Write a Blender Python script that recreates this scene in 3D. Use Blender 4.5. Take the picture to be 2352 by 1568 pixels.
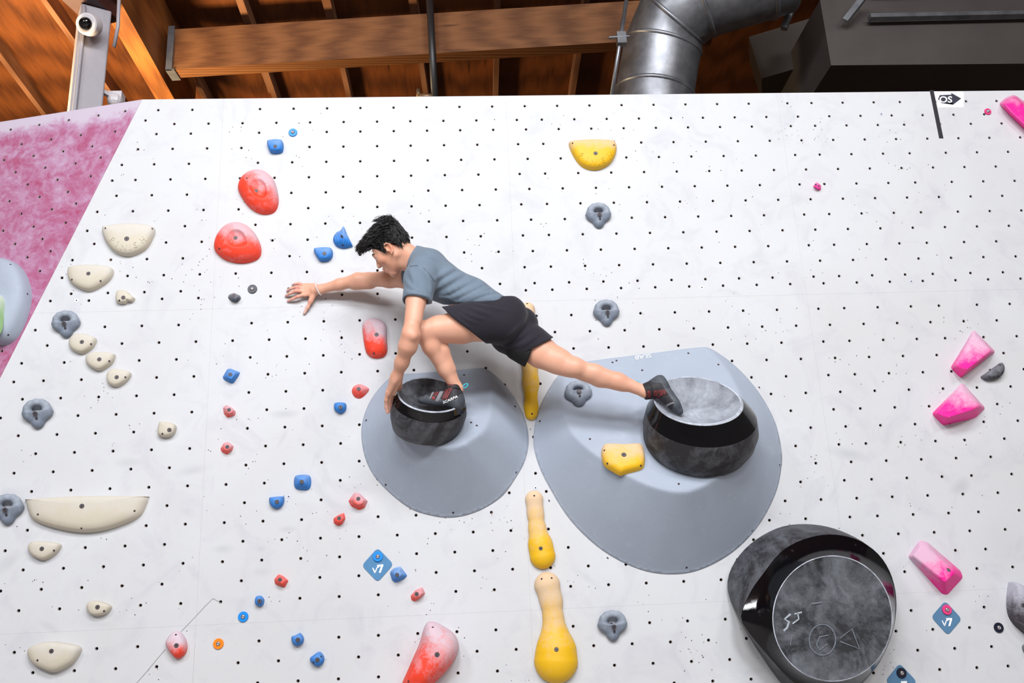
import bpy, bmesh, math, random
import numpy as np
from mathutils import Vector, Matrix
from mathutils.bvhtree import BVHTree
from mathutils.geometry import delaunay_2d_cdt

random.seed(7)
for o in list(bpy.data.objects):
    bpy.data.objects.remove(o)
scene = bpy.context.scene
COL = scene.collection

# ------------------------------------------------------------------ camera
# solved from the square 20 cm grid of the bolt holes; wall face = plane Y 0, X right, Z up
FPX, DIST, ZCAM = 2171.157, 5.07603, 1.55
RM = np.array([[0.9975501527647022, 0.04518283960298006, -0.05340602704312215],
               [-0.026968960558215505, 0.9528120958542753, 0.30236035646260356],
               [0.06454740804655702, -0.3001793147423631, 0.9516963859946493]])
CAMPOS = np.array([0.0, -DIST, ZCAM])
def _w(v): return np.array([v[0], v[2], -v[1]])
CR, CD, CF = _w(RM[0]), _w(RM[1]), _w(RM[2])        # camera right / down / forward in the world
cam_data = bpy.data.cameras.new('camera')
cam_data.sensor_width = 36.0
cam_data.lens = FPX / 2352 * 36.0
cam_data.clip_end = 200
cam = bpy.data.objects.new('camera', cam_data)
COL.objects.link(cam)
cam.matrix_world = Matrix(((CR[0], -CD[0], -CF[0], CAMPOS[0]),
                           (CR[1], -CD[1], -CF[1], CAMPOS[1]),
                           (CR[2], -CD[2], -CF[2], CAMPOS[2]),
                           (0, 0, 0, 1)))
scene.camera = cam

# ------------------------------------------------------------------ world, lamps, exposure
scene.view_settings.view_transform = 'Standard'
scene.view_settings.look = 'None'
scene.view_settings.gamma = 1.0
scene.view_settings.use_curve_mapping = False
scene.view_settings.exposure = -0.33
world = bpy.data.worlds.new('world')
scene.world = world
world.use_nodes = True
world.node_tree.nodes['Background'].inputs[0].default_value = (1.0, 0.93, 0.86, 1)
world.node_tree.nodes['Background'].inputs[1].default_value = 0.17

def area_lamp(name, loc, target, sx, sy, power, color):
    l = bpy.data.lights.new(name, 'AREA')
    l.shape = 'RECTANGLE'
    l.size, l.size_y, l.energy, l.color = sx, sy, power, color
    o = bpy.data.objects.new(name, l)
    COL.objects.link(o)
    o.location = loc
    o.rotation_euler = (Vector(target) - Vector(loc)).to_track_quat('-Z', 'Y').to_euler()
    return o
# high-bay lamps of the hall, hung under the ceiling in front of the wall
area_lamp('unseen_hall_lamp', (-0.8, -5.4, 6.6), (-0.6, 0, 1.4), 1.5, 1.0, 205, (0.95, 0.97, 1.0))
area_lamp('unseen_hall_lamp', (1.3, -5.6, 6.6), (0.8, 0, 1.4), 1.5, 1.0, 190, (0.95, 0.97, 1.0))
area_lamp('unseen_hall_lamp', (-4.8, -7.0, 6.5), (-1.0, 0, 1.2), 1.5, 1.0, 230, (0.96, 0.98, 1.0))
area_lamp('unseen_hall_lamp', (4.9, -7.4, 6.5), (1.5, 0, 1.2), 1.5, 1.0, 170, (1.0, 0.97, 0.94))
area_lamp('unseen_hall_lamp', (-1.6, -9.2, 6.5), (-0.6, 0, 0.8), 1.5, 1.0, 330, (0.96, 0.97, 1.0))  # this far pair is added to even out the wall brightness
area_lamp('unseen_hall_lamp', (1.8, -9.4, 6.5), (0.6, 0, 0.8), 1.5, 1.0, 330, (0.96, 0.97, 1.0))
# unseen warm lamps behind the left end of the climbing wall, lighting the roof timber
area_lamp('unseen_roof_lamp', (-3.25, 1.35, 4.5), (-3.15, 2.4, 6.9), 0.6, 0.6, 300, (1.0, 0.74, 0.42))
area_lamp('unseen_roof_lamp', (-4.5, 1.5, 4.4), (-4.3, 2.6, 6.9), 0.6, 0.6, 190, (1.0, 0.74, 0.42))  # second one added to brighten the far left roof deck

# ------------------------------------------------------------------ helpers
def ray(px, py):
    return CF + CR * ((px - 1176) / FPX) + CD * ((py - 784) / FPX)
def W(px, py, d=0.0):
    """point seen at a photo position, standing d metres in front of the wall face"""
    r = ray(px, py)
    return CAMPOS + r * ((DIST - d) / r[1])
def onplane(px, py, P, N):
    r = ray(px, py)
    t = np.dot(np.asarray(P) - CAMPOS, N) / np.dot(r, N)
    return CAMPOS + r * t
def unit(v):
    v = np.asarray(v, float)
    return v / np.linalg.norm(v)

def tag(o, label=None, cat=None, group=None, kind=None):
    if label: o['label'] = label
    if cat: o['category'] = cat
    if group: o['group'] = group
    if kind: o['kind'] = kind
    return o
def link(name, me, parent=None, mats=(), loc=None):
    o = bpy.data.objects.new(name, me)
    COL.objects.link(o)
    for m in (mats if isinstance(mats, (list, tuple)) else [mats]):
        if m is not None and (not me.materials or m.name not in [x.name for x in me.materials if x]):
            me.materials.append(m)
    if loc is not None: o.location = loc
    if parent is not None: o.parent = parent
    return o
def mesh(name, verts, faces, smooth=False, origin=None):
    me = bpy.data.meshes.new(name)
    vs = [tuple(float(c) for c in v) for v in verts]
    if origin is not None:
        vs = [(v[0]-origin[0], v[1]-origin[1], v[2]-origin[2]) for v in vs]
    me.from_pydata(vs, [], faces)
    bm = bmesh.new(); bm.from_mesh(me)
    bmesh.ops.recalc_face_normals(bm, faces=bm.faces)
    bm.to_mesh(me); bm.free()
    if smooth:
        me.polygons.foreach_set('use_smooth', [True]*len(me.polygons))
    me.update()
    return me
def empty(name, loc):
    o = bpy.data.objects.new(name, None)
    COL.objects.link(o)
    o.location = loc
    o.empty_display_size = 0.1
    return o
class MB:
    """collects simple shapes into one mesh"""
    def __init__(s): s.v, s.f = [], []
    def add(s, vs, fs):
        b = len(s.v); s.v += [tuple(map(float, v)) for v in vs]; s.f += [tuple(i+b for i in f) for f in fs]; return s
    def hexa(s, c8):       # 4 bottom corners, 4 top corners
        return s.add(c8, [(0,3,2,1),(4,5,6,7),(0,1,5,4),(1,2,6,5),(2,3,7,6),(3,0,4,7)])
    def box(s, lo, hi):
        (a,b,c),(d,e,f) = lo, hi
        return s.hexa([(a,b,c),(d,b,c),(d,e,c),(a,e,c),(a,b,f),(d,b,f),(d,e,f),(a,e,f)])
    def bar(s, A, B, w, h, up=(0,0,1)):   # box beam from A to B
        A, B = np.asarray(A,float), np.asarray(B,float)
        t = unit(B-A); sd = unit(np.cross(t, up)); u = np.cross(sd, t)
        c = [A-sd*w/2-u*h/2, A+sd*w/2-u*h/2, B+sd*w/2-u*h/2, B-sd*w/2-u*h/2,
             A-sd*w/2+u*h/2, A+sd*w/2+u*h/2, B+sd*w/2+u*h/2, B-sd*w/2+u*h/2]
        return s.hexa(c)
    def tube(s, pts, rad, n=10, caps=True):
        pts = [np.asarray(p, float) for p in pts]
        rad = rad if isinstance(rad, (list, tuple, np.ndarray)) else [rad]*len(pts)
        vs, fs = [], []
        ref = np.array([0.13, 0.31, 0.94])
        for i, p in enumerate(pts):
            t = unit(pts[min(i+1, len(pts)-1)] - pts[max(i-1, 0)])
            a = ref - t*np.dot(ref, t)
            if np.linalg.norm(a) < 1e-3: a = np.array([1.0, 0, 0]) - t*t[0]
            a = unit(a); b = np.cross(t, a); ref = a
            for k in range(n):
                an = 2*math.pi*k/n
                vs.append(p + (a*math.cos(an) + b*math.sin(an))*rad[i])
        for i in range(len(pts)-1):
            for k in range(n):
                k2 = (k+1) % n
                fs.append((i*n+k, i*n+k2, (i+1)*n+k2, (i+1)*n+k))
        if caps:
            fs.append(tuple(range(n))[::-1]); fs.append(tuple((len(pts)-1)*n+k for k in range(n)))
        return s.add(vs, fs)
    def sphere(s, c, r, n=10, m=6, sc=(1,1,1)):
        vs, fs = [], []
        for i in range(m+1):
            th = math.pi*i/m
            for k in range(n):
                ph = 2*math.pi*k/n
                vs.append((c[0]+r*sc[0]*math.sin(th)*math.cos(ph), c[1]+r*sc[1]*math.sin(th)*math.sin(ph), c[2]+r*sc[2]*math.cos(th)))
        for i in range(m):
            for k in range(n):
                fs.append((i*n+k, i*n+(k+1)%n, (i+1)*n+(k+1)%n, (i+1)*n+k))
        return s.add(vs, fs)
    def build(s, name, mats, parent=None, smooth=False, origin=None):
        me = mesh(name, s.v, s.f, smooth, origin)
        o = link(name, me, parent, mats)
        if origin is not None and parent is None: o.location = origin
        return o

# ------------------------------------------------------------------ materials
def srgb(r, g, b):
    def f(c):
        c /= 255.0
        return c/12.92 if c <= 0.04045 else ((c+0.055)/1.055)**2.4
    return (f(r), f(g), f(b), 1.0)
MATS = {}
class NT:
    def __init__(s, name):
        s.m = bpy.data.materials.new(name); s.m.use_nodes = True
        s.t = s.m.node_tree; s.b = s.t.nodes['Principled BSDF']
        s.L = s.t.links.new
    def n(s, typ, **kw):
        nd = s.t.nodes.new(typ)
        for k, v in kw.items():
            if k.startswith('i_'):
                key = k[2:]
                nd.inputs[int(key) if key.isdigit() else key.replace('_', ' ')].default_value = v
            else: setattr(nd, k, v)
        return nd
    def coords(s, scale=(1,1,1), rot=(0,0,0), loc=(0,0,0), kind='Object'):
        tc = s.n('ShaderNodeTexCoord'); mp = s.n('ShaderNodeMapping')
        mp.inputs['Scale'].default_value = scale; mp.inputs['Rotation'].default_value = rot; mp.inputs['Location'].default_value = loc
        s.L(tc.outputs[kind], mp.inputs[0]); return mp.outputs[0]
    def noise(s, co, scale, detail=4, rough=0.55, dist=0.0):
        nd = s.n('ShaderNodeTexNoise'); nd.inputs['Scale'].default_value = scale; nd.inputs['Detail'].default_value = detail
        nd.inputs['Roughness'].default_value = rough; nd.inputs['Distortion'].default_value = dist
        s.L(co, nd.inputs['Vector']); return nd.outputs[0]
    def ramp(s, val, stops):
        r = s.n('ShaderNodeValToRGB'); e = r.color_ramp.elements
        while len(e) < len(stops): e.new(0.5)
        for el, (p, c) in zip(e, stops):
            el.position = p; el.color = c if isinstance(c, tuple) else (c, c, c, 1)
        s.L(val, r.inputs[0]); return r.outputs[0]
    def mix(s, fac, a, b, mode='MIX'):
        m = s.n('ShaderNodeMix', data_type='RGBA', blend_type=mode)
        for sock, v in ((m.inputs[0], fac), (m.inputs[6], a), (m.inputs[7], b)):
            if hasattr(v, 'is_output'): s.L(v, sock)
            else: sock.default_value = v
        return m.outputs[2]
    def math(s, op, a, b=0.0, clamp=False):
        m = s.n('ShaderNodeMath', operation=op, use_clamp=clamp)
        for sock, v in ((m.inputs[0], a), (m.inputs[1], b)):
            if hasattr(v, 'is_output'): s.L(v, sock)
            else: sock.default_value = v
        return m.outputs[0]
    def bump(s, h, strength=0.2, dist=0.01):
        b = s.n('ShaderNodeBump'); b.inputs['Strength'].default_value = strength; b.inputs['Distance'].default_value = dist
        s.L(h, b.inputs['Height']); s.L(b.outputs[0], s.b.inputs['Normal'])
    def out(s, color=None, rough=None, metal=0.0, spec=None):
        for key, v in (('Base Color', color), ('Roughness', rough), ('Metallic', metal), ('Specular IOR Level', spec)):
            if v is None: continue
            if hasattr(v, 'is_output'): s.L(v, s.b.inputs[key])
            else: s.b.inputs[key].default_value = v
        return s.m
def plain(name, color, rough=0.5, metal=0.0, spec=None, vary=0.0, scale=20.0):
    key = ('plain', name)
    if key in MATS: return MATS[key]
    t = NT(name)
    if vary:
        nz = t.noise(t.coords(), scale, 5)
        lo = tuple(c*(1-vary) for c in color[:3])+(1,); hi = tuple(min(1, c*(1+vary)) for c in color[:3])+(1,)
        col = t.mix(t.ramp(nz, [(0.3, 0.0), (0.7, 1.0)]), lo, hi)
    else: col = color
    MATS[key] = t.out(col, rough, metal, spec)
    return MATS[key]
CHALK = srgb(238, 234, 240)
def chalked(name, color, amount=0.5, direction=(0, 0, 1), size=0.06, rough=0.7, chalk=CHALK, shift=0.0, patch=0.35):
    """coloured resin with chalk rubbed into it, thickest towards 'direction' of the thing"""
    key = (name, amount, direction, size, shift)
    if key in MATS: return MATS[key]
    t = NT(name)
    co = t.coords()
    sep = t.n('ShaderNodeVectorMath', operation='DOT_PRODUCT')
    t.L(co, sep.inputs[0]); sep.inputs[1].default_value = tuple(unit(direction))
    g = t.math('ADD', t.math('MULTIPLY', sep.outputs['Value'], 0.5/size), 0.5+shift)
    nz = t.noise(co, 14, 6, 0.6, 0.4)
    nz2 = t.noise(co, 90, 3)
    a = t.math('ADD', g, t.math('MULTIPLY', t.math('SUBTRACT', nz, 0.5), 1.3))
    a = t.math('ADD', a, t.math('MULTIPLY', t.math('SUBTRACT', nz2, 0.5), 0.5))
    fac = t.ramp(a, [(0.25, 0.0), (0.95, amount)])
    pf = t.ramp(nz, [(0.5, 0.0), (0.75, patch*min(1, amount*1.5))])
    fac = t.math('MAXIMUM', fac, pf)
    col = t.mix(fac, color, chalk)
    t.bump(nz2, 0.12, 0.004)
    MATS[key] = t.out(col, t.ramp(fac, [(0, rough), (1, 0.9)]))
    return MATS[key]

# ------------------------------------------------------------------ the climbing wall
ZTOP = 4.735
def diag_x(z): return -1.807 + 0.3685*(z - ZTOP)     # slanting left edge of the white wall

def wall_paint():
    t = NT('white_wall_paint')
    co = t.coords()
    n1 = t.noise(co, 0.9, 6, 0.6, 0.6)
    n2 = t.noise(co, 4.0, 6, 0.65, 1.2)
    n3 = t.noise(co, 26.0, 4, 0.6)
    c = t.mix(t.ramp(n1, [(0.3, 0.0), (0.75, 1.0)]), srgb(204, 206, 210), srgb(197, 198, 200))
    c = t.mix(t.ramp(n2, [(0.50, 0.0), (0.80, 0.55)]), c, srgb(176, 176, 186))
    c = t.mix(t.ramp(n3, [(0.6, 0.0), (0.9, 0.16)]), c, srgb(150, 150, 156))
    # rubber scuffs and smudges with a shape of their own: photo position, half length, half width, tilt, strength
    for px, py, a, b, an, st in [(1948, 1043, .09, .02, -14, .5), (2205, 1118, .05, .022, 32, .55), (655, 950, .055, .014, 0, .5),
                                 (1200, 540, .05, .02, 10, .12), (300, 1062, .06, .016, 0, .35), (440, 1080, .07, .016, 8, .35),
                                 (512, 1260, .04, .012, 0, .4), (600, 1260, .025, .012, 0, .35), (603, 1312, .04, .014, 0, .3),
                                 (660, 1215, .04, .01, 0, .4), (650, 1005, .05, .008, 62, .32), (430, 1175, .04, .016, -28, .3),
                                 (20, 1290, .06, .02, 40, .35), (115, 1440, .05, .012, -30, .35), (225, 1432, .07, .012, -8, .25),
                                 (1830, 460, .04, .02, 10, .22), (1995, 445, .06, .025, 0, .16), (1790, 320, .06, .03, 0, .16),
                                 (1345, 1325, .09, .012, -38, .22), (2140, 690, .05, .02, 0, .16), (2300, 1260, .12, .08, 10, .14)]:
        p = W(px, py)
        mp = t.n('ShaderNodeMapping', vector_type='TEXTURE')
        mp.inputs['Location'].default_value = tuple(p); mp.inputs['Rotation'].default_value = (0, math.radians(-an), 0)
        mp.inputs['Scale'].default_value = (a*1.6, 1, b*2.2)
        tc = t.n('ShaderNodeTexCoord'); t.L(tc.outputs['Object'], mp.inputs[0])
        ln = t.n('ShaderNodeVectorMath', operation='LENGTH'); t.L(mp.outputs[0], ln.inputs[0])
        w = t.math('ADD', ln.outputs['Value'], t.math('MULTIPLY', t.math('SUBTRACT', n2, 0.5), 1.2))
        c = t.mix(t.ramp(w, [(0.1, st*0.36), (0.95, 0.0)]), c, srgb(92, 94, 110))
    t.bump(n3, 0.05, 0.003)
    return t.out(c, 0.62, spec=0.3)
M_WALL = wall_paint()
M_PLYEDGE = plain('plywood_edge', srgb(178, 120, 70), 0.7, vary=0.15)

def pink_paint():
    t = NT('magenta_wall_paint')
    co = t.coords()
    n1 = t.noise(co, 1.6, 7, 0.62, 1.4)
    n2 = t.noise(co, 7.0, 7, 0.65, 2.0)
    n3 = t.noise(co, 40.0, 4, 0.6)
    sz = t.n('ShaderNodeSeparateXYZ'); t.L(co, sz.inputs[0])
    edge = t.ramp(t.math('MULTIPLY', t.math('SUBTRACT', sz.outputs[2], 4.58), 7.0), [(0.0, 0.0), (1.0, 0.5)])   # dusty strip along the top
    a = t.math('ADD', t.math('ADD', t.math('MULTIPLY', n1, 0.75), t.math('MULTIPLY', n2, 0.55)), edge)
    a = t.math('ADD', a, t.math('MULTIPLY', t.math('SUBTRACT', n3, 0.5), 0.25))
    c = t.ramp(a, [(0.46, srgb(160, 62, 98)), (0.61, srgb(168, 102, 136)), (0.77, srgb(180, 144, 172)), (0.95, srgb(192, 180, 196))])
    t.bump(n3, 0.08, 0.003)
    return t.out(c, 0.65, spec=0.3)
M_PINK = pink_paint()
M_NUT = plain('bolt_hole_steel', srgb(128, 116, 112), 0.5, 0.4)
M_NUTIN = plain('bolt_hole_inside', srgb(14, 11, 12), 0.8)
M_BRASS = plain('orange_bolt_thread', srgb(205, 92, 52), 0.5)

def clip_poly(poly, keep):                # keep(p) >= 0
    out = []
    for i in range(len(poly)):
        a, b = poly[i], poly[(i+1) % len(poly)]
        ka, kb = keep(a), keep(b)
        if ka >= 0: out.append(a)
        if ka*kb < 0:
            t = ka/(ka-kb); out.append((a[0]+(b[0]-a[0])*t, a[1]+(b[1]-a[1])*t))
    return out
HOLE_R = 0.0088
def pierced_sheet(poly, holes, to3d, thick, nrm):
    """board with real bolt holes; poly and holes in sheet coordinates"""
    vs = [Vector(p) for p in poly]; n0 = len(vs)
    es = [(i, (i+1) % n0) for i in range(n0)]
    for (x, z) in holes:
        b = len(vs)
        for k in range(10):
            a = 2*math.pi*k/10
            vs.append(Vector((x+HOLE_R*math.cos(a), z+HOLE_R*math.sin(a))))
        es += [(b+k, b+(k+1) % 10) for k in range(10)]
    V2, _, F2, _, _, _ = delaunay_2d_cdt(vs, es, [], 0, 1e-6)
    H = np.array(holes) if holes else np.zeros((0, 2))
    V2 = [tuple(v) for v in V2]
    faces = []
    def inside(p):
        c = False
        for i in range(n0):
            (x1, y1), (x2, y2) = poly[i], poly[(i+1) % n0]
            if (y1 > p[1]) != (y2 > p[1]) and p[0] < (x2-x1)*(p[1]-y1)/(y2-y1)+x1: c = not c
        return c
    for f in F2:
        c = np.mean([V2[i] for i in f], axis=0)
        if len(H) and np.min(np.hypot(H[:, 0]-c[0], H[:, 1]-c[1])) < HOLE_R*0.97: continue
        if not inside(c): continue
        faces.append(tuple(f))
    P3 = [to3d(x, z) for x, z in V2]
    b = len(P3)
    P3 += [to3d(x, z) + nrm*thick for x, z in poly]
    ids = [min(range(len(V2)), key=lambda k: (V2[k][0]-p[0])**2+(V2[k][1]-p[1])**2) for p in poly]
    side = [(ids[i], ids[(i+1) % n0], b+(i+1) % n0, b+i) for i in range(n0)]
    return P3, faces, side

# bolt holes: 20 cm grid in offset rows, moved a little where two boards meet
def grid_nuts():
    pts = []
    for r in range(-1, 40):
        z = 4.70 - 0.1*(r+1)
        odd = (r % 2 == 1)
        zz = {4.70: 4.661, 4.60: 4.566, 3.40: 3.457}.get(round(z, 2), z)
        if abs(z-1.70) < 0.02 or z < 0.75: continue
        for k in range(-18, 32):
            x = (-0.109 if odd else -0.009) + 0.2*k
            if odd and abs(x+1.309) < 0.01: continue
            if not odd and abs(x-0.391) < 0.01: x = 0.438
            if odd and abs(x-2.091) < 0.01: x = 2.137
            if odd and abs(x-2.891) < 0.01: x = 2.86
            if abs(x-3.78) < 0.03 or x > 5.0: continue
            if x < diag_x(zz)+0.115: continue
            pts.append((x, zz))
    pts += [(-1.779, 4.592), (-1.847, 4.403), (-1.894, 4.299), (-1.941, 4.198), (-1.873, 4.096), (-2.009, 4.0), (-2.055, 3.882), (-1.987, 3.798),
            (-2.121, 3.703), (-2.168, 3.597), (-2.094, 3.505), (-2.218, 3.46), (-2.282, 3.291), (-2.335, 3.102), (-2.365, 2.998), (-2.412, 2.80), (-2.368, 2.596)]
    out = []
    for p in pts:
        if all((p[0]-q[0])**2+(p[1]-q[1])**2 > 0.06**2 for q in out): out.append(p)
    return out
NUTS = grid_nuts()

def nut_mesh():
    vs, fs, mi = [], [], []
    n = 10
    for r, y in ((HOLE_R, 0.0005), (HOLE_R*0.97, 0.003), (0.0060, 0.004), (0.0060, 0.017)):
        for k in range(n):
            a = 2*math.pi*k/n
            vs.append((r*math.cos(a), y, r*math.sin(a)))
    for i in range(3):
        for k in range(n):
            fs.append((i*n+k, i*n+(k+1) % n, (i+1)*n+(k+1) % n, (i+1)*n+k)); mi.append(0 if i < 2 else 1)
    fs.append(tuple(3*n+k for k in range(n))); mi.append(1)
    return vs, fs, mi
NV, NF, NMI = nut_mesh()
me_nut = mesh('t_nut', NV, NF)
for m in (M_NUT, M_NUTIN): me_nut.materials.append(m)
me_nut.polygons.foreach_set('material_index', NMI)
def joined_nuts(name, mats4, parent):
    vs, fs, mi = [], [], []
    for M in mats4:
        b = len(vs); vs += [tuple(M @ Vector(v)) for v in NV]; fs += [tuple(i+b for i in f) for f in NF]; mi += NMI
    me = mesh(name, vs, fs)
    for m in (M_NUT, M_NUTIN): me.materials.append(m)
    me.polygons.foreach_set('material_index', mi)
    o = link(name, me, parent); o['kind'] = 'stuff'
    return o

wall = tag(empty('wall_front', (0, 0, 0)), 'white plywood climbing wall dotted with dark bolt holes', 'wall', kind='structure')
XS = [-3.36, -1.327, 0.375, 2.077, 3.78, 5.48]
ZS = [0.0, 1.69, 3.39, ZTOP]
camv = CAMPOS
def inframe(p, mar=8):
    v = np.asarray(p)-CAMPOS
    z = v@CF
    x, y = v@CR/z*FPX+1176, v@CD/z*FPX+784
    return -mar < x < 2352+mar and -mar < y < 1568+mar
order = sorted([p for p in NUTS if inframe((p[0], 0, p[1]))], key=lambda p: np.linalg.norm(np.array((p[0], 0, p[1]))-CAMPOS))
single = set(order[:300])
rest = [p for p in NUTS if p not in single]
panels = []
g = 0.0003
for i in range(len(XS)-1):
    for j in range(len(ZS)-1):
        x0, x1, z0, z1 = XS[i]+g, XS[i+1]-g, ZS[j]+g, ZS[j+1]-g
        poly = clip_poly([(x0, z0), (x1, z0), (x1, z1), (x0, z1)], lambda p: p[0]-diag_x(p[1]))
        if len(poly) < 3: continue
        hs = [p for p in NUTS if x0+.012 < p[0] < x1-.012 and z0+.012 < p[1] < z1-.012]
        P3, F, S = pierced_sheet(poly, hs, lambda x, z: np.array([x, 0.0, z]), 0.018, np.array([0, 1.0, 0]))
        me = mesh('plywood_panel', P3, F+S)
        for m in (M_WALL, M_PLYEDGE): me.materials.append(m)
        me.polygons.foreach_set('material_index', [0]*len(F)+[1]*len(S))
        o = link('plywood_panel', me, wall)
        panels.append((x0, x1, z0, z1, o))
def panel_at(x, z):
    for a in panels:
        if a[0] <= x <= a[1] and a[2] <= z <= a[3]: return a[4]
    return wall
for p in order[:300]:
    o = link('t_nut', me_nut, panel_at(*p)); o.location = (p[0], 0, p[1])
joined_nuts('t_nut_rows', [Matrix.Translation((p[0], 0, p[1])) for p in rest], wall)
bn = link('t_nut', me_nut.copy(), panel_at(1.10, 3.90)); bn.location = tuple(W(1453, 499))
bn.data.materials[1] = M_BRASS
# strips added in the board gaps to keep them from shading too dark
mb = MB()
for x in XS[1:-1]:
    if x < 5: mb.box((x-.0012, .0003, 0.2 if x > -1 else 1.6), (x+.0012, .004, ZTOP-.002))
for z in ZS[1:-1]: mb.box((diag_x(z)+.01, .0003, z-.0012), (5.4, .004, z+.0012))
mb.build('gap_strip', plain('gap_strip_paint', srgb(158, 158, 163), .8), wall)
# tiny screw holes left by earlier holds, in loose clusters
mb = MB(); rs = random.Random(3)
cl = [(rs.uniform(30, 2330), rs.uniform(260, 1560)) for _ in range(260)]
for cx, cy in cl:
    for _ in range(rs.choice([1, 2, 2, 3, 4, 5])):
        p = W(cx+rs.gauss(0, 22), cy+rs.gauss(0, 16))
        if p[0] < diag_x(p[2])+0.02 or p[2] > ZTOP-0.02: continue
        r = rs.uniform(0.0018, 0.0036)
        vs = [(p[0]+r*math.cos(a*math.pi/3), -0.0004, p[2]+r*math.sin(a*math.pi/3)) for a in range(6)]
        mb.add(vs, [(0, 1, 2, 3, 4, 5)])
o = mb.build('screw_holes', plain('screw_hole_wood', srgb(104, 86, 78), 0.9), wall); o['kind'] = 'stuff'
# ------------------------------------------------------------------ magenta wall, turning away at the slanting edge
A0 = np.array([-1.807, 0.0, ZTOP]); A1 = np.array([diag_x(0.0), 0.0, 0.0])
TL = onplane(0, 280, (0, 0, ZTOP), (0, 0, 1.0))
EX = unit(TL - A0)                       # along the top edge, to the left
Ed = unit(A1 - A0)
NP = unit(np.cross(EX, Ed)); NP = NP if NP[1] > 0 else -NP
EZ = np.cross(NP, EX); EZ = EZ if EZ[2] < 0 else -EZ   # in the board, downwards
def P2(s, v): return A0 + EX*s + EZ*v
ds, dv = np.dot(A1-A0, EX), np.dot(A1-A0, EZ)
k_ = ds/dv
polyp = [(0.001, 0), (3.4, 0), (3.4, dv), (ds+0.001, dv)]
def PP(px, py): 
    q = onplane(px, py, A0, NP)-A0
    return float(np.dot(q, EX)), float(np.dot(q, EZ))
pn = [PP(x/3.92, 200+y/3.92) for x, y in [(95, 382), (353, 340), (619, 297), (885, 255), (1126, 217), (1034, 399), (726, 431), (458, 470), (193, 513),
      (829, 533), (568, 578), (301, 619), (35, 657), (905, 634), (678, 685), (406, 725), (139, 765), (815, 801), (516, 834), (247, 876), (610, 943),
      (355, 988), (84, 1027), (683, 1048), (465, 1100), (191, 1139), (590, 1220), (301, 1256), (27, 1293), (380, 1367), (134, 1412), (453, 1476), (245, 1532)]]
pn += [PP(364*420/1568, 500+181*420/1568), PP(127*420/1568, 500+225*420/1568), PP(341*420/1568, 500+457*420/1568), PP(234*420/1568, 500+340*420/1568), PP(8, 860), PP(4, 806)]
pn += [(1.25+0.2*a, 0.1+0.2*b) for a in range(8) for b in range(12)]
pn = [p for i, p in enumerate(pn) if p[1] > 0.02 and p[0] > k_*p[1]+0.02 and p[0] < 3.37 and all((p[0]-q[0])**2+(p[1]-q[1])**2 > .05**2 for q in pn[:i])]
wl = tag(empty('wall_left', (0, 0, 0)), 'chalk-dusted magenta climbing wall beside the slanting edge of the white wall', 'wall', kind='structure')
P3, F, S = pierced_sheet(polyp, pn, lambda s, v: P2(s, v), 0.018, NP)
me = mesh('plywood_panel', P3, F+S)
for m in (M_PINK, M_PLYEDGE): me.materials.append(m)
me.polygons.foreach_set('material_index', [0]*len(F)+[1]*len(S))
link('plywood_panel', me, wl)
BP = Matrix((( -EX[0], NP[0], -EZ[0], 0), (-EX[1], NP[1], -EZ[1], 0), (-EX[2], NP[2], -EZ[2], 0), (0, 0, 0, 1)))
for s, v in pn:
    n = link('t_nut', me_nut, wl); n.matrix_world = Matrix.Translation(Vector(P2(s, v))) @ BP
# ------------------------------------------------------------------ floor and the hall around
mb = MB(); mb.box((-9, -14, -0.3), (9, 8, 0.0))
fl = mb.build('floor', plain('grey_mat_floor', srgb(172, 168, 164), 0.8, vary=0.06, scale=3)); tag(fl, 'grey padded crash mat floor below the climbing wall', 'floor', kind='structure')

# ------------------------------------------------------------------ roof timber, ducts and steel above the wall
def wood(name, dark, light, scale=(1.2, 14, 14), rot=(0, 0, 0), rough=0.55):
    t = NT(name)
    co = t.coords(scale=scale, rot=rot)
    n = t.noise(co, 1.3, 8, 0.6, 1.2)
    w = t.n('ShaderNodeTexWave', wave_type='BANDS', bands_direction='Y')
    w.inputs['Scale'].default_value = 0.35; w.inputs['Distortion'].default_value = 7.0; w.inputs['Detail'].default_value = 3.0; w.inputs['Detail Scale'].default_value = 0.6
    t.L(co, w.inputs['Vector'])
    kn = t.n('ShaderNodeTexVoronoi'); kn.inputs['Scale'].default_value = 0.45; t.L(co, kn.inputs['Vector'])
    a = t.math('ADD', t.math('MULTIPLY', n, 0.7), t.math('MULTIPLY', w.outputs['Fac'], 0.35))
    c = t.ramp(a, [(0.25, dark), (0.8, light)])
    c = t.mix(t.ramp(kn.outputs['Distance'], [(0.03, 0.8), (0.14, 0.0)]), c, tuple(x*0.35 for x in dark[:3])+(1,))
    return t.out(c, rough, spec=0.3)
M_DECK = wood('roof_plywood', srgb(70, 36, 16), srgb(112, 62, 28), (16, 1.6, 16))
M_BEAM = wood('glulam_timber', srgb(84, 50, 28), srgb(122, 80, 48), (1.2, 26, 26))
M_GIRD = wood('girder_timber', srgb(96, 54, 26), srgb(150, 92, 44), (22, 1.2, 22))
M_PURL = wood('purlin_timber', srgb(96, 62, 42), srgb(140, 98, 72), (12, 1.0, 12))
M_STEELW = plain('pale_grey_painted_steel', srgb(160, 156, 163), 0.45, vary=0.03)
M_REDOX = plain('dark_oxide_steel', srgb(62, 34, 32), 0.5, vary=0.1)
M_GALV = NT('galvanised_sheet')
_c = M_GALV.noise(M_GALV.coords(), 9, 4)
M_GALV = M_GALV.out(M_GALV.ramp(_c, [(0.3, srgb(116, 118, 124)), (0.7, srgb(150, 152, 158))]), 0.42, 0.8)
M_DUCT = plain('dull_duct_sheet', srgb(84, 78, 76), 0.55, 0.35, vary=0.12, scale=2)
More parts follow.
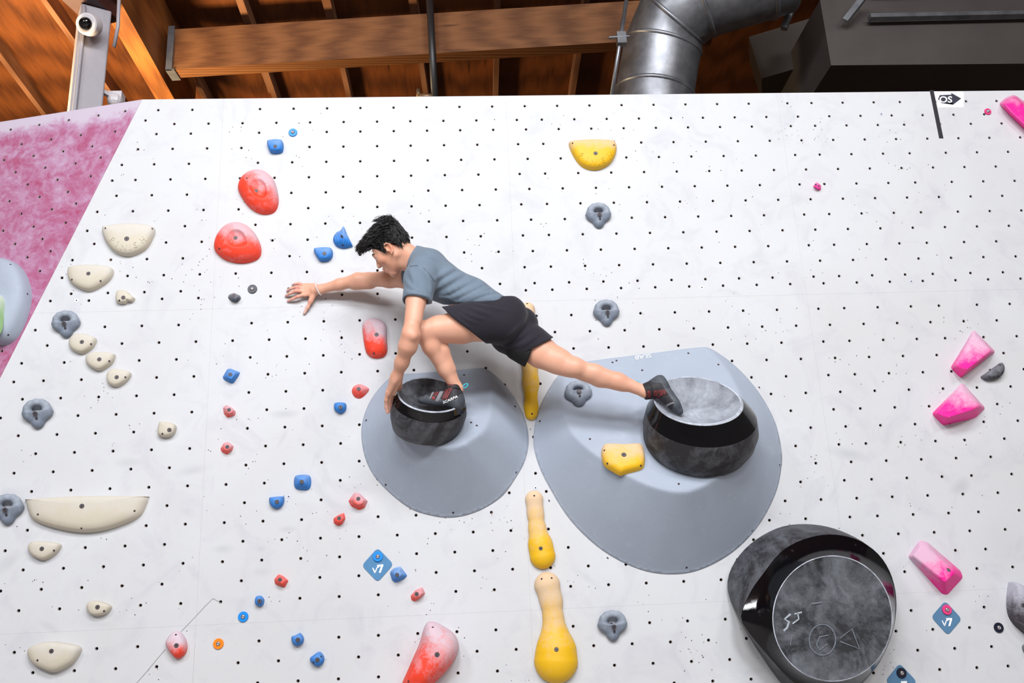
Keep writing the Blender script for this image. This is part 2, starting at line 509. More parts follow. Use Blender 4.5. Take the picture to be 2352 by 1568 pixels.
M_BLACKP = plain('black_pipe', srgb(34, 32, 34), 0.45)
def onz(px, py, z): return onplane(px, py, (0, 0, z), (0, 0, 1.0))
ZD = 7.0
mb = MB(); mb.box((-9, -14, ZD), (9, 4.2, ZD+0.05))
ceil = tag(mb.build('ceiling', M_DECK), 'brown plywood roof deck on timber purlins above the wall', 'ceiling', kind='structure')
mb = MB(); mb.box((-9, 4.2, 0), (9, 4.4, ZD+0.05))
tag(mb.build('wall_back', plain('dark_boarded_wall', srgb(70, 46, 32), 0.8, vary=0.2, scale=3)), 'dark boarded building wall far behind the climbing wall', 'wall', kind='structure')

def purlin(p1, p2, w=0.05, h=0.14, ext=1.2):
    a, b = onz(*p1, ZD-h), onz(*p2, ZD-h)
    t = unit(b-a); a = a-t*ext; b = b+t*ext
    b = b if b[1] < 4.15 else a+(b-a)*((4.15-a[1])/(b[1]-a[1]))
    m = MB(); m.bar(a+np.array([0, 0, h/2]), b+np.array([0, 0, h/2-0.002]), w, h)
    return m.build('purlin', M_PURL, ceil)
for p1, p2 in [((608, 160), (630, 222)), ((785, 150), (801, 222)), ((966, 140), (978, 218)), ((1141, 130), (1139, 215)), ((1330, 120), (1316, 212)),
               ((430, 150), (470, 225)), ((100, 0), (168, 95)), ((2, 132), (100, 262)), ((548, 0), (562, 40)), ((1500, 120), (1470, 205))]:
    purlin(p1, p2)
for p1, p2 in [((745, 0), (752, 25)), ((950, 0), (953, 20)), ((1140, 0), (1141, 14))]: purlin(p1, p2, ext=0.3)
# glulam beam across, carried by the girder on a steel hanger
zb = 6.30
bl, br = onz(384, 160, zb), onz(1432, 96, zb)
t = unit(br-bl); nrm = unit(np.cross(t, (0, 0, 1.0))); nrm = nrm if nrm[1] > 0 else -nrm
br = br + t*0.75
mb = MB(); mb.hexa([bl, br, br+nrm*0.13, bl+nrm*0.13]+[q+np.array([0, 0, 0.40]) for q in (bl, br, br+nrm*0.13, bl+nrm*0.13)])
beam = tag(mb.build('glulam_beam', M_BEAM), 'long warm brown timber beam running across under the roof', 'beam')
hg = MB()
q0 = bl-t*0.012-nrm*0.012-np.array([0, 0, 0.012])
hg.hexa([q0, q0+t*0.075, q0+t*0.075+nrm*0.16, q0+nrm*0.16]+[q+np.array([0, 0, 0.012]) for q in (q0, q0+t*0.075, q0+t*0.075+nrm*0.16, q0+nrm*0.16)])
hg.hexa([q0, q0+t*0.055, q0+t*0.055+nrm*0.01, q0+nrm*0.01]+[q+np.array([0, 0, 0.44]) for q in (q0, q0+t*0.055, q0+t*0.055+nrm*0.01, q0+nrm*0.01)])
hg.build('beam_hanger', M_GALV, beam)
g0, g1 = onz(297, 41, zb-0.02), onz(400, 227, zb-0.02)
tg = unit(g1-g0); sg = unit(np.cross(tg, (0, 0, 1.0))); sg = sg if sg[0] < 0 else -sg
a, b = g0-tg*1.6, g1+tg*0.6
wg = 0.16
mb = MB(); mb.hexa([a, a+sg*wg, b+sg*wg, b]+[q+np.array([0, 0, 0.72]) for q in (a, a+sg*wg, b+sg*wg, b)])
tag(mb.build('roof_girder', M_GIRD), 'orange timber girder running back from the steel post', 'beam')
# pale steel post with conduit; dark steel above
def rect_post(name, label):
    root = empty(name, (0, 0, 0))
    base = W(204, 160, -1.05)
    top = onplane(212, 34, base, (0, 1.0, 0))
    an = math.radians(28); s = 0.105
    u = np.array([math.cos(an), math.sin(an), 0]); v = np.array([-math.sin(an), math.cos(an), 0])
    c = [base+u*a*s+v*b*s for a, b in ((-1, -1), (1, -1), (1, 1), (-1, 1))]
    m = MB(); m.hexa([(p[0], p[1], 0.0) for p in c]+[(p[0], p[1], top[2]) for p in c])
    root.location = (base[0], base[1], 0)
    o = m.build('post_shaft', M_STEELW, None, origin=(base[0], base[1], 0)); o.parent = root; o.location = (0, 0, 0)
    bv = o.modifiers.new('b', 'BEVEL'); bv.width = 0.012; bv.segments = 3
    m = MB(); f = base-v*(s+0.018)-u*0.075
    m.tube([(f[0], f[1], 0.2), (f[0], f[1], top[2]-0.16), (f[0]-0.012, f[1], top[2]-0.03)], 0.015, 8)
    o = m.build('conduit', M_STEELW, None, True, origin=(base[0], base[1], 0)); o.parent = root; o.location = (0, 0, 0)
    tag(root, label, 'post')
    return base, top, u, v, s
pb, pt, pu, pv, ps = rect_post('steel_post', 'pale grey square steel post with conduit rising behind the magenta wall')
m = MB()
sb = np.array([pb[0], pb[1], pt[2]])
m.bar(sb+np.array([-0.10, -0.35, 0.235]), sb+np.array([0.04, 0.12, 0.235]), 0.17, 0.42)
m.bar(sb+np.array([-0.10, -0.35, 0.014]), sb+np.array([0.04, 0.12, 0.014]), 0.24, 0.024)
st = m.build('steel_beam', M_REDOX); tag(st, 'dark oxide red steel beam end seated on the post', 'beam')
m = MB()
m.tube([W(262, 108, -0.9), W(271, 60, -0.85), W(274, -20, -0.8)], 0.013, 8)
tag(m.build('conduit_pipe', M_STEELW, smooth=True), 'thin grey conduit running up the dark steel beam', 'pipe')
# dome security camera on the post
dc = W(199, 55, -0.78); fd = unit(np.array([-0.10, -0.80, -0.45]))
a1 = unit(np.cross(fd, (0, 0, 1.0))); a2 = np.cross(a1, fd)
def lathe(c, ax, prof, n=24):
    a1 = unit(np.cross(ax, (0.02, 0.03, 1.0))); a2 = np.cross(a1, ax)
    vs, fs = [], []
    for (r, h) in prof:
        for k in range(n):
            an = 2*math.pi*k/n
            vs.append(np.asarray(c)+np.asarray(ax)*h+(a1*math.cos(an)+a2*math.sin(an))*r)
    for i in range(len(prof)-1):
        for k in range(n): fs.append((i*n+k, i*n+(k+1) % n, (i+1)*n+(k+1) % n, (i+1)*n+k))
    fs.append(tuple(range(n))); fs.append(tuple((len(prof)-1)*n+k for k in range(n)))
    return vs, fs
root = tag(empty('dome_camera', tuple(dc)), 'white dome security camera with black lens on top of the post', 'camera')
M_WPL = plain('white_plastic', srgb(206, 202, 206), 0.4)
for nm, prof, mt in (('housing', [(0.03, -0.085), (0.078, -0.085), (0.080, -0.03), (0.076, 0.005), (0.068, 0.014), (0.05, 0.014)], M_WPL),
                     ('dome', [(0.046, 0.012), (0.044, 0.03), (0.034, 0.046), (0.018, 0.054), (0.004, 0.056)], plain('black_dome', srgb(12, 12, 14), 0.08))):
    vs, fs = lathe((0, 0, 0), fd, prof)
    o = link(nm, mesh(nm, vs, fs, True), root, mt)
    o.modifiers.new('e', 'EDGE_SPLIT')
m = MB(); c = W(264, 231, -1.12)
m.sphere(c, 0.055, 14, 8); m.box(c-np.array([.05, .02, .0]), c+np.array([.05, .06, .07])); m.bar(c+np.array([0, .02, .03]), np.array([pb[0]+.115, pb[1], c[2]+.03]), .03, .03)
tag(m.build('small_camera', M_WPL, smooth=False), 'small white camera peeping over the magenta wall right of the post', 'camera')
# sprinkler drop pipe
root = tag(empty('sprinkler_pipe', tuple(W(997, 225, -1.6))), 'black vertical pipe with brass fitting in front of the timber beam', 'pipe')
o0 = np.array(root.location)
m = MB(); m.tube([W(999, 240, -1.6)-o0, W(984, -60, -1.6)-o0], 0.030, 12); m.build('pipe', M_BLACKP, root, True)
m = MB(); m.tube([W(999, 222, -1.6)-o0, W(960, 221, -1.6)-o0], 0.024, 10); m.tube([W(962, 224, -1.6)-o0, W(960, 205, -1.6)-o0], [0.022, 0.014], 8); m.build('fitting', plain('worn_brass', srgb(120, 96, 72), 0.45, 0.6), root, True)
# round galvanised duct with elbow
path = [W(1490, 360, -1.55), W(1503, 215, -1.5), W(1522, 105, -1.42), W(1548, 40, -1.30), W(1612, -5, -1.15), W(1760, -50, -1.0), W(1800, -64, -0.98)]
root = tag(empty('round_duct', tuple(path[0])), 'round galvanised duct bending to the right above the wall', 'duct')
o0 = np.array(path[0]); R_D = 0.315
m = MB(); m.tube([p-o0 for p in path], R_D, 40); o = m.build('duct_tube', M_GALV, root, True); o.modifiers.new('e', 'EDGE_SPLIT').split_angle = math.radians(50)
for i in (1, 2, 3, 4, 5):
    t = unit(path[i+1]-path[i-1]); m = MB()
    m.tube([path[i]-o0-t*0.018, path[i]-o0-t*0.008, path[i]-o0+t*0.008, path[i]-o0+t*0.018], [R_D, R_D+0.012, R_D+0.012, R_D], 40, False)
    m.build('seam_ring', M_GALV, root, True)
m = MB(); m.tube([W(1404, 225, -1.15)-o0, W(1442, -20, -1.05)-o0], 0.016, 8); m.build('hanger_strap', M_GALV, root, True)
m = MB(); c = W(1427, 90, -1.08)-o0
m.box(c-np.array([.035, .03, .05]), c+np.array([.035, .03, .05])); m.tube([c-np.array([.10, .02, 0]), c+np.array([.06, -.02, 0.01])], 0.011, 8)
m.build('strap_clamp', M_GALV, root)
# big rectangular air duct on the right
cF = W(1909, 150, -1.30); cR = onz(2352, 146, cF[2])
tx = unit(cR-cF); ny = unit(np.cross((0, 0, 1.0), tx)); ny = ny if ny[1] > 0 else -ny
up = np.array([0, 0, 1.0])
root = tag(empty('air_duct', tuple(cF)), 'large dark rectangular sheet metal air duct at the upper right', 'duct')
c4 = [np.zeros(3), tx*4.2, tx*4.2+ny*1.6, ny*1.6]
m = MB(); m.hexa(c4+[p+up*0.62 for p in c4]); m.build('duct_body', M_DUCT, root)
f0 = W(2002, 40, -1.22)-cF; f1 = W(2352, 33, -1.22)-cF; tf = unit(f1-f0)
m = MB(); m.bar(f0-tf*0.02, f0+tf*2.6, 0.06, 0.035); m.build('flange', M_GALV, root)
m = MB(); m.bar(W(2000, -30, -1.20)-cF+up*0.1, W(2352, -60, -1.20)-cF+tf*1.0+up*0.1, 0.5, 0.3); m.build('upper_duct', M_DUCT, root)
m = MB(); m.bar(W(1942, 47, -1.20)-cF, W(1990, -14, -1.10)-cF, 0.03, 0.05); m.build('bracket', M_GALV, root)
m = MB(); m.bar(W(1800, 66, -1.25)-cF, W(1835, -20, -1.2)-cF, 0.05, 0.05); m.build('bracket', M_GALV, root)
m = MB(); m.bar(W(1735, 160, -2.3)-cF, W(1905, 110, -2.1)-cF, 0.4, 0.45); m.build('side_branch', plain('dark_branch_sheet', srgb(60, 52, 48), 0.6, 0.2), root)

# ------------------------------------------------------------------ climbing holds
M_BOLT = plain('bolt_steel', srgb(98, 92, 96), 0.5, 0.5)
M_SOCK = plain('bolt_socket', srgb(24, 20, 24), 0.6)
M_RIM = plain('bolt_recess', srgb(58, 46, 50), 0.7)
M_HEAD = plain('dome_bolt_steel', srgb(176, 170, 174), 0.25, 0.85)

def smooth_closed(pts, n=6):
    out = []; N = len(pts)
    for i in range(N):
        p0, p1, p2, p3 = [np.asarray(pts[(i+k) % N], float) for k in (-1, 0, 1, 2)]
        for k in range(n):
            t = k/n
            out.append(0.5*((2*p1)+(-p0+p2)*t+(2*p0-5*p1+4*p2-p3)*t*t+(-p0+3*p1-3*p2+p3)*t**3))
    return out
PROF = {'dome': [(1, 0), (.99, .16), (.95, .40), (.86, .64), (.70, .83), (.46, .95), (.2, .995)],
        'slab': [(1, 0), (.985, .30), (.945, .60), (.86, .82), (.68, .94), (.4, .99), (.2, 1.0)],
        'cone': [(1, 0), (.98, .10), (.88, .28), (.70, .55), (.50, .80), (.30, .95), (.15, .99)],
        'dish': [(1, 0), (.99, .16), (.95, .40), (.86, .64), (.70, .85), (.54, .965), (.47, 1.0), (.43, .985), (.39, .90), (.33, .78), (.22, .70), (.1, .68)]}
def disc_rings(c, n, spec, k=12):
    """bolt head as stacked rings: spec = (radius, height, material index)"""
    a1 = unit(np.cross(n, (0.3, 0.1, 1.0))); a2 = np.cross(n, a1)
    vs, fs, mi = [], [], []
    for r, h, m in spec:
        b = len(vs)
        for i in range(k):
            an = 2*math.pi*i/k
            vs.append(c+n*h+(a1*math.cos(an)+a2*math.sin(an))*r)
        for i in range(k): vs.append(vs[b+i]-n*(h+0.002))
        fs.append(tuple(range(b, b+k))); mi.append(m)
        fs += [(b+i, b+(i+1) % k, b+k+(i+1) % k, b+k+i) for i in range(k)]; mi += [m]*k
    return vs, fs, mi
def add_bolt(o, c, n, s=1.0, name='bolt'):
    org = np.array(o.location)
    vs, fs, mi = disc_rings(np.asarray(c)-org, np.asarray(n), [(0.0115*s, 0.0006, 0), (0.0086*s, 0.0012, 1), (0.0042*s, 0.0018, 2)])
    me = mesh(name, vs, fs)
    for m in (M_RIM, M_BOLT, M_SOCK): me.materials.append(m)
    me.polygons.foreach_set('material_index', mi)
    b = link(name, me, o); return b
def add_screw(o, c, n, s=1.0):
    vs, fs, mi = disc_rings(np.asarray(c)-np.array(o.location), np.asarray(n), [(0.0055*s, 0.0006, 0)], 8)
    return link('screw_hole', mesh('screw_hole', vs, fs), o, M_RIM)
def surf_hit(bvh, px, py):
    r = unit(ray(px, py))
    h = bvh.ray_cast(Vector(CAMPOS), Vector(r))
    if h[0] is None: return None, None
    n = np.array(h[1]); n = n if np.dot(n, r) < 0 else -n
    return np.array(h[0]), n
def fit_out(o, verts, faces, bolt, screws, bs=1.0):
    bvh = BVHTree.FromPolygons([Vector(v) for v in verts], [f for f in faces])
    for i, b in enumerate(bolt if isinstance(bolt, list) else ([bolt] if bolt else [])):
        c, n = surf_hit(bvh, *b)
        if c is not None: add_bolt(o, c, n, bs)
    for s in screws:
        c, n = surf_hit(bvh, *s)
        if c is not None: add_screw(o, c, n)
    return bvh
WALLF = lambda px, py, d: W(px, py, d)
def hold(name, label, mat, outline, apex, h, prof='dome', bolt='apex', screws=(), group=None, at=WALLF, cat='climbing hold', bs=1.0, smooth=True, n=6):
    ol = [np.array(at(p[0], p[1], 0.0)) for p in (smooth_closed(outline, n) if smooth else outline)]
    A = np.array(at(apex[0], apex[1], h)); A0 = A.copy()
    nrm = A - np.array(at(apex[0], apex[1], 0.0)); 
    base_n = np.array([0, -1.0, 0]) if at is WALLF else at.n
    Af = A - base_n*np.dot(A-ol[0], base_n)          # foot of the apex on the base
    vs, fs = [], []
    N = len(ol)
    for s, hf in PROF[prof]:
        for p in ol: vs.append(Af+(p-Af)*s+base_n*(h*hf))
    R_ = len(PROF[prof])
    for i in range(R_-1):
        for k in range(N): fs.append((i*N+k, i*N+(k+1) % N, (i+1)*N+(k+1) % N, (i+1)*N+k))
    vs.append(Af+base_n*(h*PROF[prof][-1][1])); t = len(vs)-1
    for k in range(N): fs.append(((R_-1)*N+k, (R_-1)*N+(k+1) % N, t))
    org = np.mean(ol, axis=0)
    me = mesh(name, vs, fs, True, org)
    o = link(name, me, None, mat, tuple(org))
    tag(o, label, cat, group)
    o['_b'] = 1; del o['_b']
    bvh = fit_out(o, vs, fs, apex if bolt == 'apex' else bolt, screws, bs)
    return o, bvh
def prism(name, label, mat, base, top, h, bolt=None, screws=(), bev=0.006, group=None, at=WALLF, cat='climbing hold', heights=None, bs=1.0):
    """faceted hold: base outline on the wall, top outline standing out by h"""
    b = [np.array(at(x, y, 0.0)) for x, y in base]
    hh = heights or [h]*len(top)
    t = [np.array(at(p[0], p[1], q)) for p, q in zip(top, hh)]
    vs = b+t; nb, nt = len(b), len(t)
    if nb == nt:
        fs = [(i, (i+1) % nb, nb+(i+1) % nb, nb+i) for i in range(nb)] + [tuple(nb+i for i in range(nt))]
    else:
        fs = [tuple(i for i in range(nb))]
        bm = bmesh.new(); [bm.verts.new(v) for v in vs]
        r = bmesh.ops.convex_hull(bm, input=bm.verts[:]); bm.verts.index_update()
        vs = [np.array(v.co) for v in bm.verts]; fs = [tuple(v.index for v in f.verts) for f in bm.faces]; bm.free()
    org = np.mean(b, axis=0)
    me = mesh(name, vs, fs, False, org)
    o = link(name, me, None, mat, tuple(org)); tag(o, label, cat, group)
    if bev:
        m = o.modifiers.new('bevel', 'BEVEL'); m.width = bev; m.segments = 2; m.limit_method = 'ANGLE'; m.angle_limit = math.radians(12)
    fit_out(o, vs, fs, bolt, screws, bs)
    return o

# --- colours
C_CREAM, C_YEL, C_RED, C_BLUE, C_PINK, C_GREY = srgb(198, 190, 172), srgb(226, 176, 4), srgb(236, 62, 34), srgb(28, 118, 200), srgb(246, 24, 150), srgb(112, 122, 138)
def cream(a=.55, d=(0, 0, 1), s=.09): return chalked('cream_resin', C_CREAM, a, d, s, 0.6, srgb(206, 204, 202))
def yellow(a=.6, d=(0, 0, 1), s=.12, sh=0.0): return chalked('yellow_resin', C_YEL, a, d, s, 0.55, srgb(214, 188, 160), sh, patch=.1)
def red(a=.7, d=(.5, 0, 1), s=.1, sh=0.0): return chalked('red_resin', C_RED, a, d, s, 0.6, srgb(206, 188, 198), sh)
def blue(a=.45, d=(0, 0, 1), s=.05): return chalked('blue_resin', C_BLUE, a, d, s, 0.6, srgb(150, 176, 212))
def pink(a=.85, d=(0, 0, 1), s=.08, sh=0.0): return chalked('pink_resin', C_PINK, a, d, s, 0.5, srgb(214, 180, 202), sh, patch=.1)
HG = 'climbing holds on the white wall'

# --- lettering helper
def text_polys(s, font_size=1.0, extrude=0.0, bold=0.0):
    cu = bpy.data.curves.new('txt', 'FONT'); cu.body = s; cu.size = font_size; cu.extrude = extrude; cu.offset = bold; cu.resolution_u = 3
    ob = bpy.data.objects.new('txt', cu); COL.objects.link(ob)
    dg = bpy.context.evaluated_depsgraph_get(); ev = ob.evaluated_get(dg); me = ev.to_mesh()
    vs = [tuple(v.co) for v in me.vertices]; fs = [tuple(p.vertices) for p in me.polygons]
    ev.to_mesh_clear(); bpy.data.objects.remove(ob); bpy.data.curves.remove(cu)
    return vs, fs
def text_on(o, s, mapper, name, mat, lift=0.0012, thick=0.0, bold=0.0):
    """letters laid onto a surface: mapper(x, y) -> (point, normal)"""
    vs, fs = text_polys(s, 1.0, 0.0, bold)
    org = np.array(o.location)
    out = []; 
    for v in vs:
        p, n = mapper(v[0], v[1])
        out.append((p+n*lift)-org)
    if thick:
        b = len(out); out += [(np.array(p)-mapper(v[0], v[1])[1]*thick) for p, v in zip(out, vs)]
        from collections import Counter
        ed = Counter(tuple(sorted((f[i], f[(i+1) % len(f)]))) for f in fs for i in range(len(f)))
        fs = list(fs) + [(a, c, c+b, a+b) for (a, c), q in ed.items() if q == 1]
    return link(name, mesh(name, out, fs), o, mat)

# --- finish jugs with raised lettering
def finish(o, bvh, spots, size, mat):
    for ch, (lx, ly, deg) in zip('FINISH', spots):
        ca, sa = math.cos(math.radians(deg)), math.sin(math.radians(deg))
        cw = {'I': .14}.get(ch, .32)
        def mp(x, y):
            x = (x-cw)*size; y = (y-.35)*size
            px, py = lx+x*ca+y*sa, ly+x*sa-y*ca
            p, n = surf_hit(bvh, px, py)
            if p is None: p, n = W(px, py, 0.02), np.array([0, -1.0, 0])
            return p, n
        text_on(o, ch, mp, 'letter', mat, 0.0035, 0.008, 0.012)
m_ = yellow(.75, (0, 0, 1), .045, -.25)
o, bv = hold('finish_jug', 'yellow half-moon hold with raised FINISH lettering', m_, [(1306, 333), (1314, 327), (1360, 324), (1404, 326), (1415, 334), (1414, 354), (1402, 376), (1380, 389), (1356, 391), (1333, 381), (1316, 358)],
            (1366, 350), 0.055, 'slab', (1368, 352), [(1315, 329), (1410, 333)], HG, bs=1.1)
finish(o, bv, [(1336, 356, 36), (1348, 365, 26), (1362, 371, 8), (1375, 371, -6), (1387, 366, -20), (1401, 356, -36)], 17, m_)
m_ = cream(.6, (0, 0, 1), .06)
o, bv = hold('finish_jug', 'cream half-moon hold with raised FINISH lettering', m_, [(236, 528), (244, 522), (290, 516), (346, 520), (357, 528), (354, 545), (338, 572), (310, 587), (286, 589), (262, 578), (243, 553)],
            (292, 545), 0.055, 'slab', (291, 548), [(242, 524), (350, 525)], HG, bs=1.2)
finish(o, bv, [(259, 550, 38), (270, 559, 26), (283, 566, 10), (299, 567, -6), (312, 561, -20), (327, 550, -38)], 18, m_)
# --- cream crimps and ledges
def crimp(lab, ol, ap, h=.045, bolt=None, screws=(), a=.6): return hold('crimp_hold', lab, cream(a), ol, ap, h, 'slab', bolt or ap, screws, HG)
crimp('wide cream crescent hold below the cream FINISH hold', [(157, 622), (166, 614), (208, 611), (250, 614), (262, 622), (257, 640), (236, 658), (206, 670), (176, 660), (160, 644)], (206, 626), .05, (203, 628), [(165, 642), (231, 645)])
crimp('upper of three cream crimps stepping down, beside the grey ring hold', [(161, 783), (172, 771), (192, 768), (218, 775), (223, 784), (214, 800), (192, 813), (172, 808), (162, 797)], (190, 784), .045, (188, 785), [(209, 790)])
crimp('middle of three cream crimps stepping down to the right', [(199, 822), (210, 812), (232, 810), (262, 813), (266, 820), (258, 836), (232, 852), (212, 846), (201, 835)], (230, 824), .045, (228, 825), [(251, 829)])
crimp('lowest of three cream crimps stepping down to the right', [(247, 862), (258, 850), (276, 849), (300, 855), (301, 866), (288, 880), (268, 889), (251, 882)], (270, 864), .042, (268, 866), [(288, 866)])
crimp('small cream crimp hold under the long cream ledge', [(67, 1254), (78, 1244), (106, 1243), (138, 1248), (142, 1256), (130, 1272), (104, 1286), (82, 1280), (70, 1268)], (100, 1256), .045, (96, 1260), [(124, 1264)])
crimp('largest cream crimp near the bottom left corner', [(66, 1496), (78, 1482), (118, 1472), (166, 1478), (188, 1486), (184, 1504), (166, 1526), (128, 1543), (92, 1532), (74, 1518)], (122, 1494), .06, (118, 1495), [(86, 1516)])
hold('ledge_hold', 'long cream ledge with a straight top edge and curved underside', cream(.5, (0, 0, 1), .12), [(62, 1150), (70, 1147), (190, 1140), (330, 1140), (341, 1143), (338, 1158), (322, 1186), (282, 1206), (232, 1220), (180, 1222), (118, 1210), (78, 1194), (66, 1172)],
     (192, 1160), 0.06, 'slab', (188, 1162), [(87, 1181), (309, 1173), (187, 1213)], HG, bs=1.1)
def knob(lab, mat, ol, ap, h=.05, bolt=None, screws=(), prof='cone', sm=True, name='foot_hold'):
    return hold(name, lab, mat, ol, ap, h, prof, bolt or ap, screws, HG, smooth=sm)
knob('small cream knobbly foot hold between the wide cream crescent and grey ring', cream(.3), [(270, 672), (280, 668), (294, 671), (304, 680), (311, 686), (306, 694), (296, 693), (290, 698), (274, 698), (268, 690)], (283, 682), .04, (283, 683), [(274, 690)], 'slab')
knob('small cream tilted foot hold with a carved face left of the seam', cream(.3), [(367, 972), (378, 970), (396, 972), (406, 980), (402, 996), (390, 1004), (372, 1004), (364, 996)], (388, 984), .045, (389, 987), [(373, 996)], 'slab')
knob('small cream wedge foot hold above the largest cream crimp', cream(.3), [(201, 1393), (208, 1382), (224, 1379), (244, 1384), (258, 1393), (248, 1408), (228, 1414), (210, 1410)], (224, 1392), .045, (224, 1394), [(239, 1403)], 'slab')
# --- red holds
hold('dish_hold', 'upper red egg-shaped hold with a thumb dish', red(.8, (.7, 0, .8), .07, -.1), [(547, 434), (556, 408), (580, 393), (606, 394), (628, 412), (638, 440), (640, 468), (630, 488), (606, 493), (582, 484), (562, 464)],
     (596, 434), .075, 'dish', (588, 438), [(567, 409)], HG)
hold('dish_hold', 'lower red egg-shaped hold with a wide round thumb dish', red(.8, (.25, 0, 1), .075, -.05), [(492, 566), (500, 540), (520, 519), (546, 513), (572, 522), (592, 546), (601, 576), (592, 596), (560, 605), (524, 600), (500, 584)],
     (545, 546), .08, 'dish', (541, 546), [(504, 571)], HG)
hold('pinch_hold', 'chalky red rounded oblong hold below the reaching arm', red(.95, (.45, 0, .9), .07, .12), [(832, 752), (838, 737), (856, 731), (876, 736), (888, 750), (889, 780), (890, 804), (882, 819), (862, 823), (846, 816), (838, 798)],
     (864, 766), .06, 'dome', (865, 768), [(859, 811)], HG)
hold('sloper_hold', 'large chalky red sloping hold cut off by the bottom edge', red(.95, (.5, 0, 1), .16, .05), [(922, 1580), (938, 1535), (962, 1480), (976, 1436), (990, 1426), (1014, 1434), (1044, 1456), (1054, 1484), (1046, 1512), (1026, 1540), (990, 1574), (950, 1600)],
     (1006, 1500), .17, 'dome', (1004, 1503), [(994, 1440), (938, 1564)], HG, bs=1.1)
hold('pinch_hold', 'white and red teardrop hold beside the orange disc', red(1.0, (0, 0, 1), .05, .25), [(382, 1478), (388, 1462), (400, 1450), (414, 1450), (426, 1464), (431, 1486), (424, 1504), (408, 1512), (394, 1500)], (405, 1480), .06, 'dome', (405, 1482), [(404, 1457)], HG)
def jib(lab, mat, base, top, h, bolt, bev=.004): return prism('foot_chip', lab, mat, base, top, h, bolt, (), bev, HG, bs=.95)
rd = lambda a=.5, s=0.0: red(a, (.3, 0, 1), .035, s)
knob('small red teardrop foot hold above the small round blue one', rd(.6), [(808, 898), (814, 886), (828, 882), (842, 888), (848, 895), (838, 908), (826, 915), (814, 911)], (825, 893), .04, (824, 893))
jib('small pale red faceted chip, upper of the left pair', rd(.75, .2), [(512, 936), (520, 929), (532, 935), (542, 945), (540, 954), (522, 959), (514, 950)], [(520, 936), (527, 934), (533, 938), (535, 943), (532, 947), (524, 949), (520, 944)], .04, (526, 941))
jib('small pale red faceted chip, lower of the left pair', rd(.7, .1), [(506, 1030), (514, 1017), (524, 1014), (537, 1024), (534, 1034), (521, 1044), (509, 1038)], [(514, 1026), (518, 1021), (524, 1020), (529, 1024), (528, 1030), (521, 1034), (515, 1032)], .04, (522, 1026))
jib('pink-red faceted chip left of the lower rim of the smaller grey volume', rd(.7, .15), [(800, 1150), (814, 1130), (826, 1133), (845, 1150), (838, 1166), (824, 1171), (806, 1162)], [(812, 1146), (819, 1138), (828, 1140), (835, 1148), (832, 1156), (822, 1159), (813, 1154)], .05, (823, 1145))
jib('bright orange-red faceted chip above the scuffed wall', rd(.2), [(766, 1190), (776, 1183), (790, 1177), (794, 1190), (786, 1204), (774, 1207), (766, 1200)], [(773, 1190), (779, 1186), (785, 1185), (788, 1191), (783, 1197), (776, 1199), (772, 1196)], .042, (779, 1190))
jib('bright orange-red faceted chip up and right of the plain small blue knob', rd(.25), [(630, 1330), (640, 1318), (650, 1322), (663, 1333), (654, 1349), (638, 1344), (631, 1340)], [(637, 1331), (641, 1325), (649, 1327), (654, 1333), (650, 1340), (641, 1338), (637, 1335)], .042, (643, 1331))
jib('pale red faceted chip right of the blue chip and V7 tag', rd(.6, .1), [(943, 1368), (955, 1354), (970, 1348), (977, 1362), (968, 1372), (953, 1381), (945, 1378)], [(952, 1366), (957, 1360), (966, 1356), (970, 1362), (964, 1368), (955, 1372), (951, 1370)], .042, (957, 1364))
# --- blue holds
bl_ = lambda a=.5: blue(a, (0, 0, 1), .045)
hold('foot_hold', 'blue rounded block near the top under the blue disc', bl_(.6), [(614, 330), (620, 325), (644, 324), (651, 329), (651, 346), (645, 352), (626, 353), (619, 347)], (632, 336), .045, 'slab', (632, 336), (), HG)
hold('foot_hold', 'blue rounded block left of the climber\'s head', bl_(.6), [(721, 577), (728, 572), (756, 571), (764, 576), (764, 590), (756, 599), (738, 601), (730, 594)], (744, 581), .045, 'slab', (745, 582), (), HG)
jib('blue four-sided chip left of the seam at chest height', bl_(.5), [(511, 866), (522, 847), (530, 846), (552, 855), (548, 864), (536, 880), (530, 880), (514, 872)], [(521, 862), (526, 853), (530, 852), (540, 857), (538, 862), (532, 870), (528, 870), (522, 866)], .045, (529, 860), .01)
hold('foot_hold', 'small round bright blue hold beside the smaller grey volume', bl_(.25), [(768, 928), (775, 925), (788, 925), (795, 928), (795, 941), (786, 949), (776, 948), (768, 940)], (781, 934), .042, 'dome', (782, 935), (), HG)
hold('foot_hold', 'blue squarish rounded block above the flat-topped blue one', bl_(.5), [(676, 1098), (683, 1091), (706, 1090), (714, 1097), (714, 1116), (706, 1125), (684, 1124), (676, 1116)], (694, 1104), .055, 'cone', (693, 1106), (), HG)
hold('foot_hold', 'flat-topped blue half-round hold beside a grey bolt', bl_(.35), [(619, 1144), (624, 1142), (648, 1140), (653, 1142), (652, 1156), (644, 1166), (630, 1167), (620, 1157)], (636, 1150), .045, 'dome', (636, 1152), (), HG)
jib('pale chalky blue chip right of the V7 tag with blue disc', bl_(.85), [(895, 1314), (904, 1304), (920, 1300), (936, 1322), (928, 1330), (908, 1338), (900, 1332)], [(904, 1315), (909, 1310), (917, 1309), (922, 1319), (919, 1323), (910, 1328), (905, 1323)], .05, (912, 1320), .01)
hold('foot_hold', 'tiny plain blue knob above the blue disc', bl_(.3), [(586, 1378), (590, 1369), (600, 1368), (607, 1376), (605, 1388), (597, 1392), (588, 1388)], (596, 1378), .04, 'dome', (596, 1380), (), HG)
hold('foot_hold', 'blue notched round knob, left of the bottom pair', bl_(.4), [(670, 1462), (680, 1458), (690, 1453), (698, 1464), (696, 1476), (684, 1483), (673, 1478)], (684, 1467), .045, 'dome', (684, 1469), (), HG)
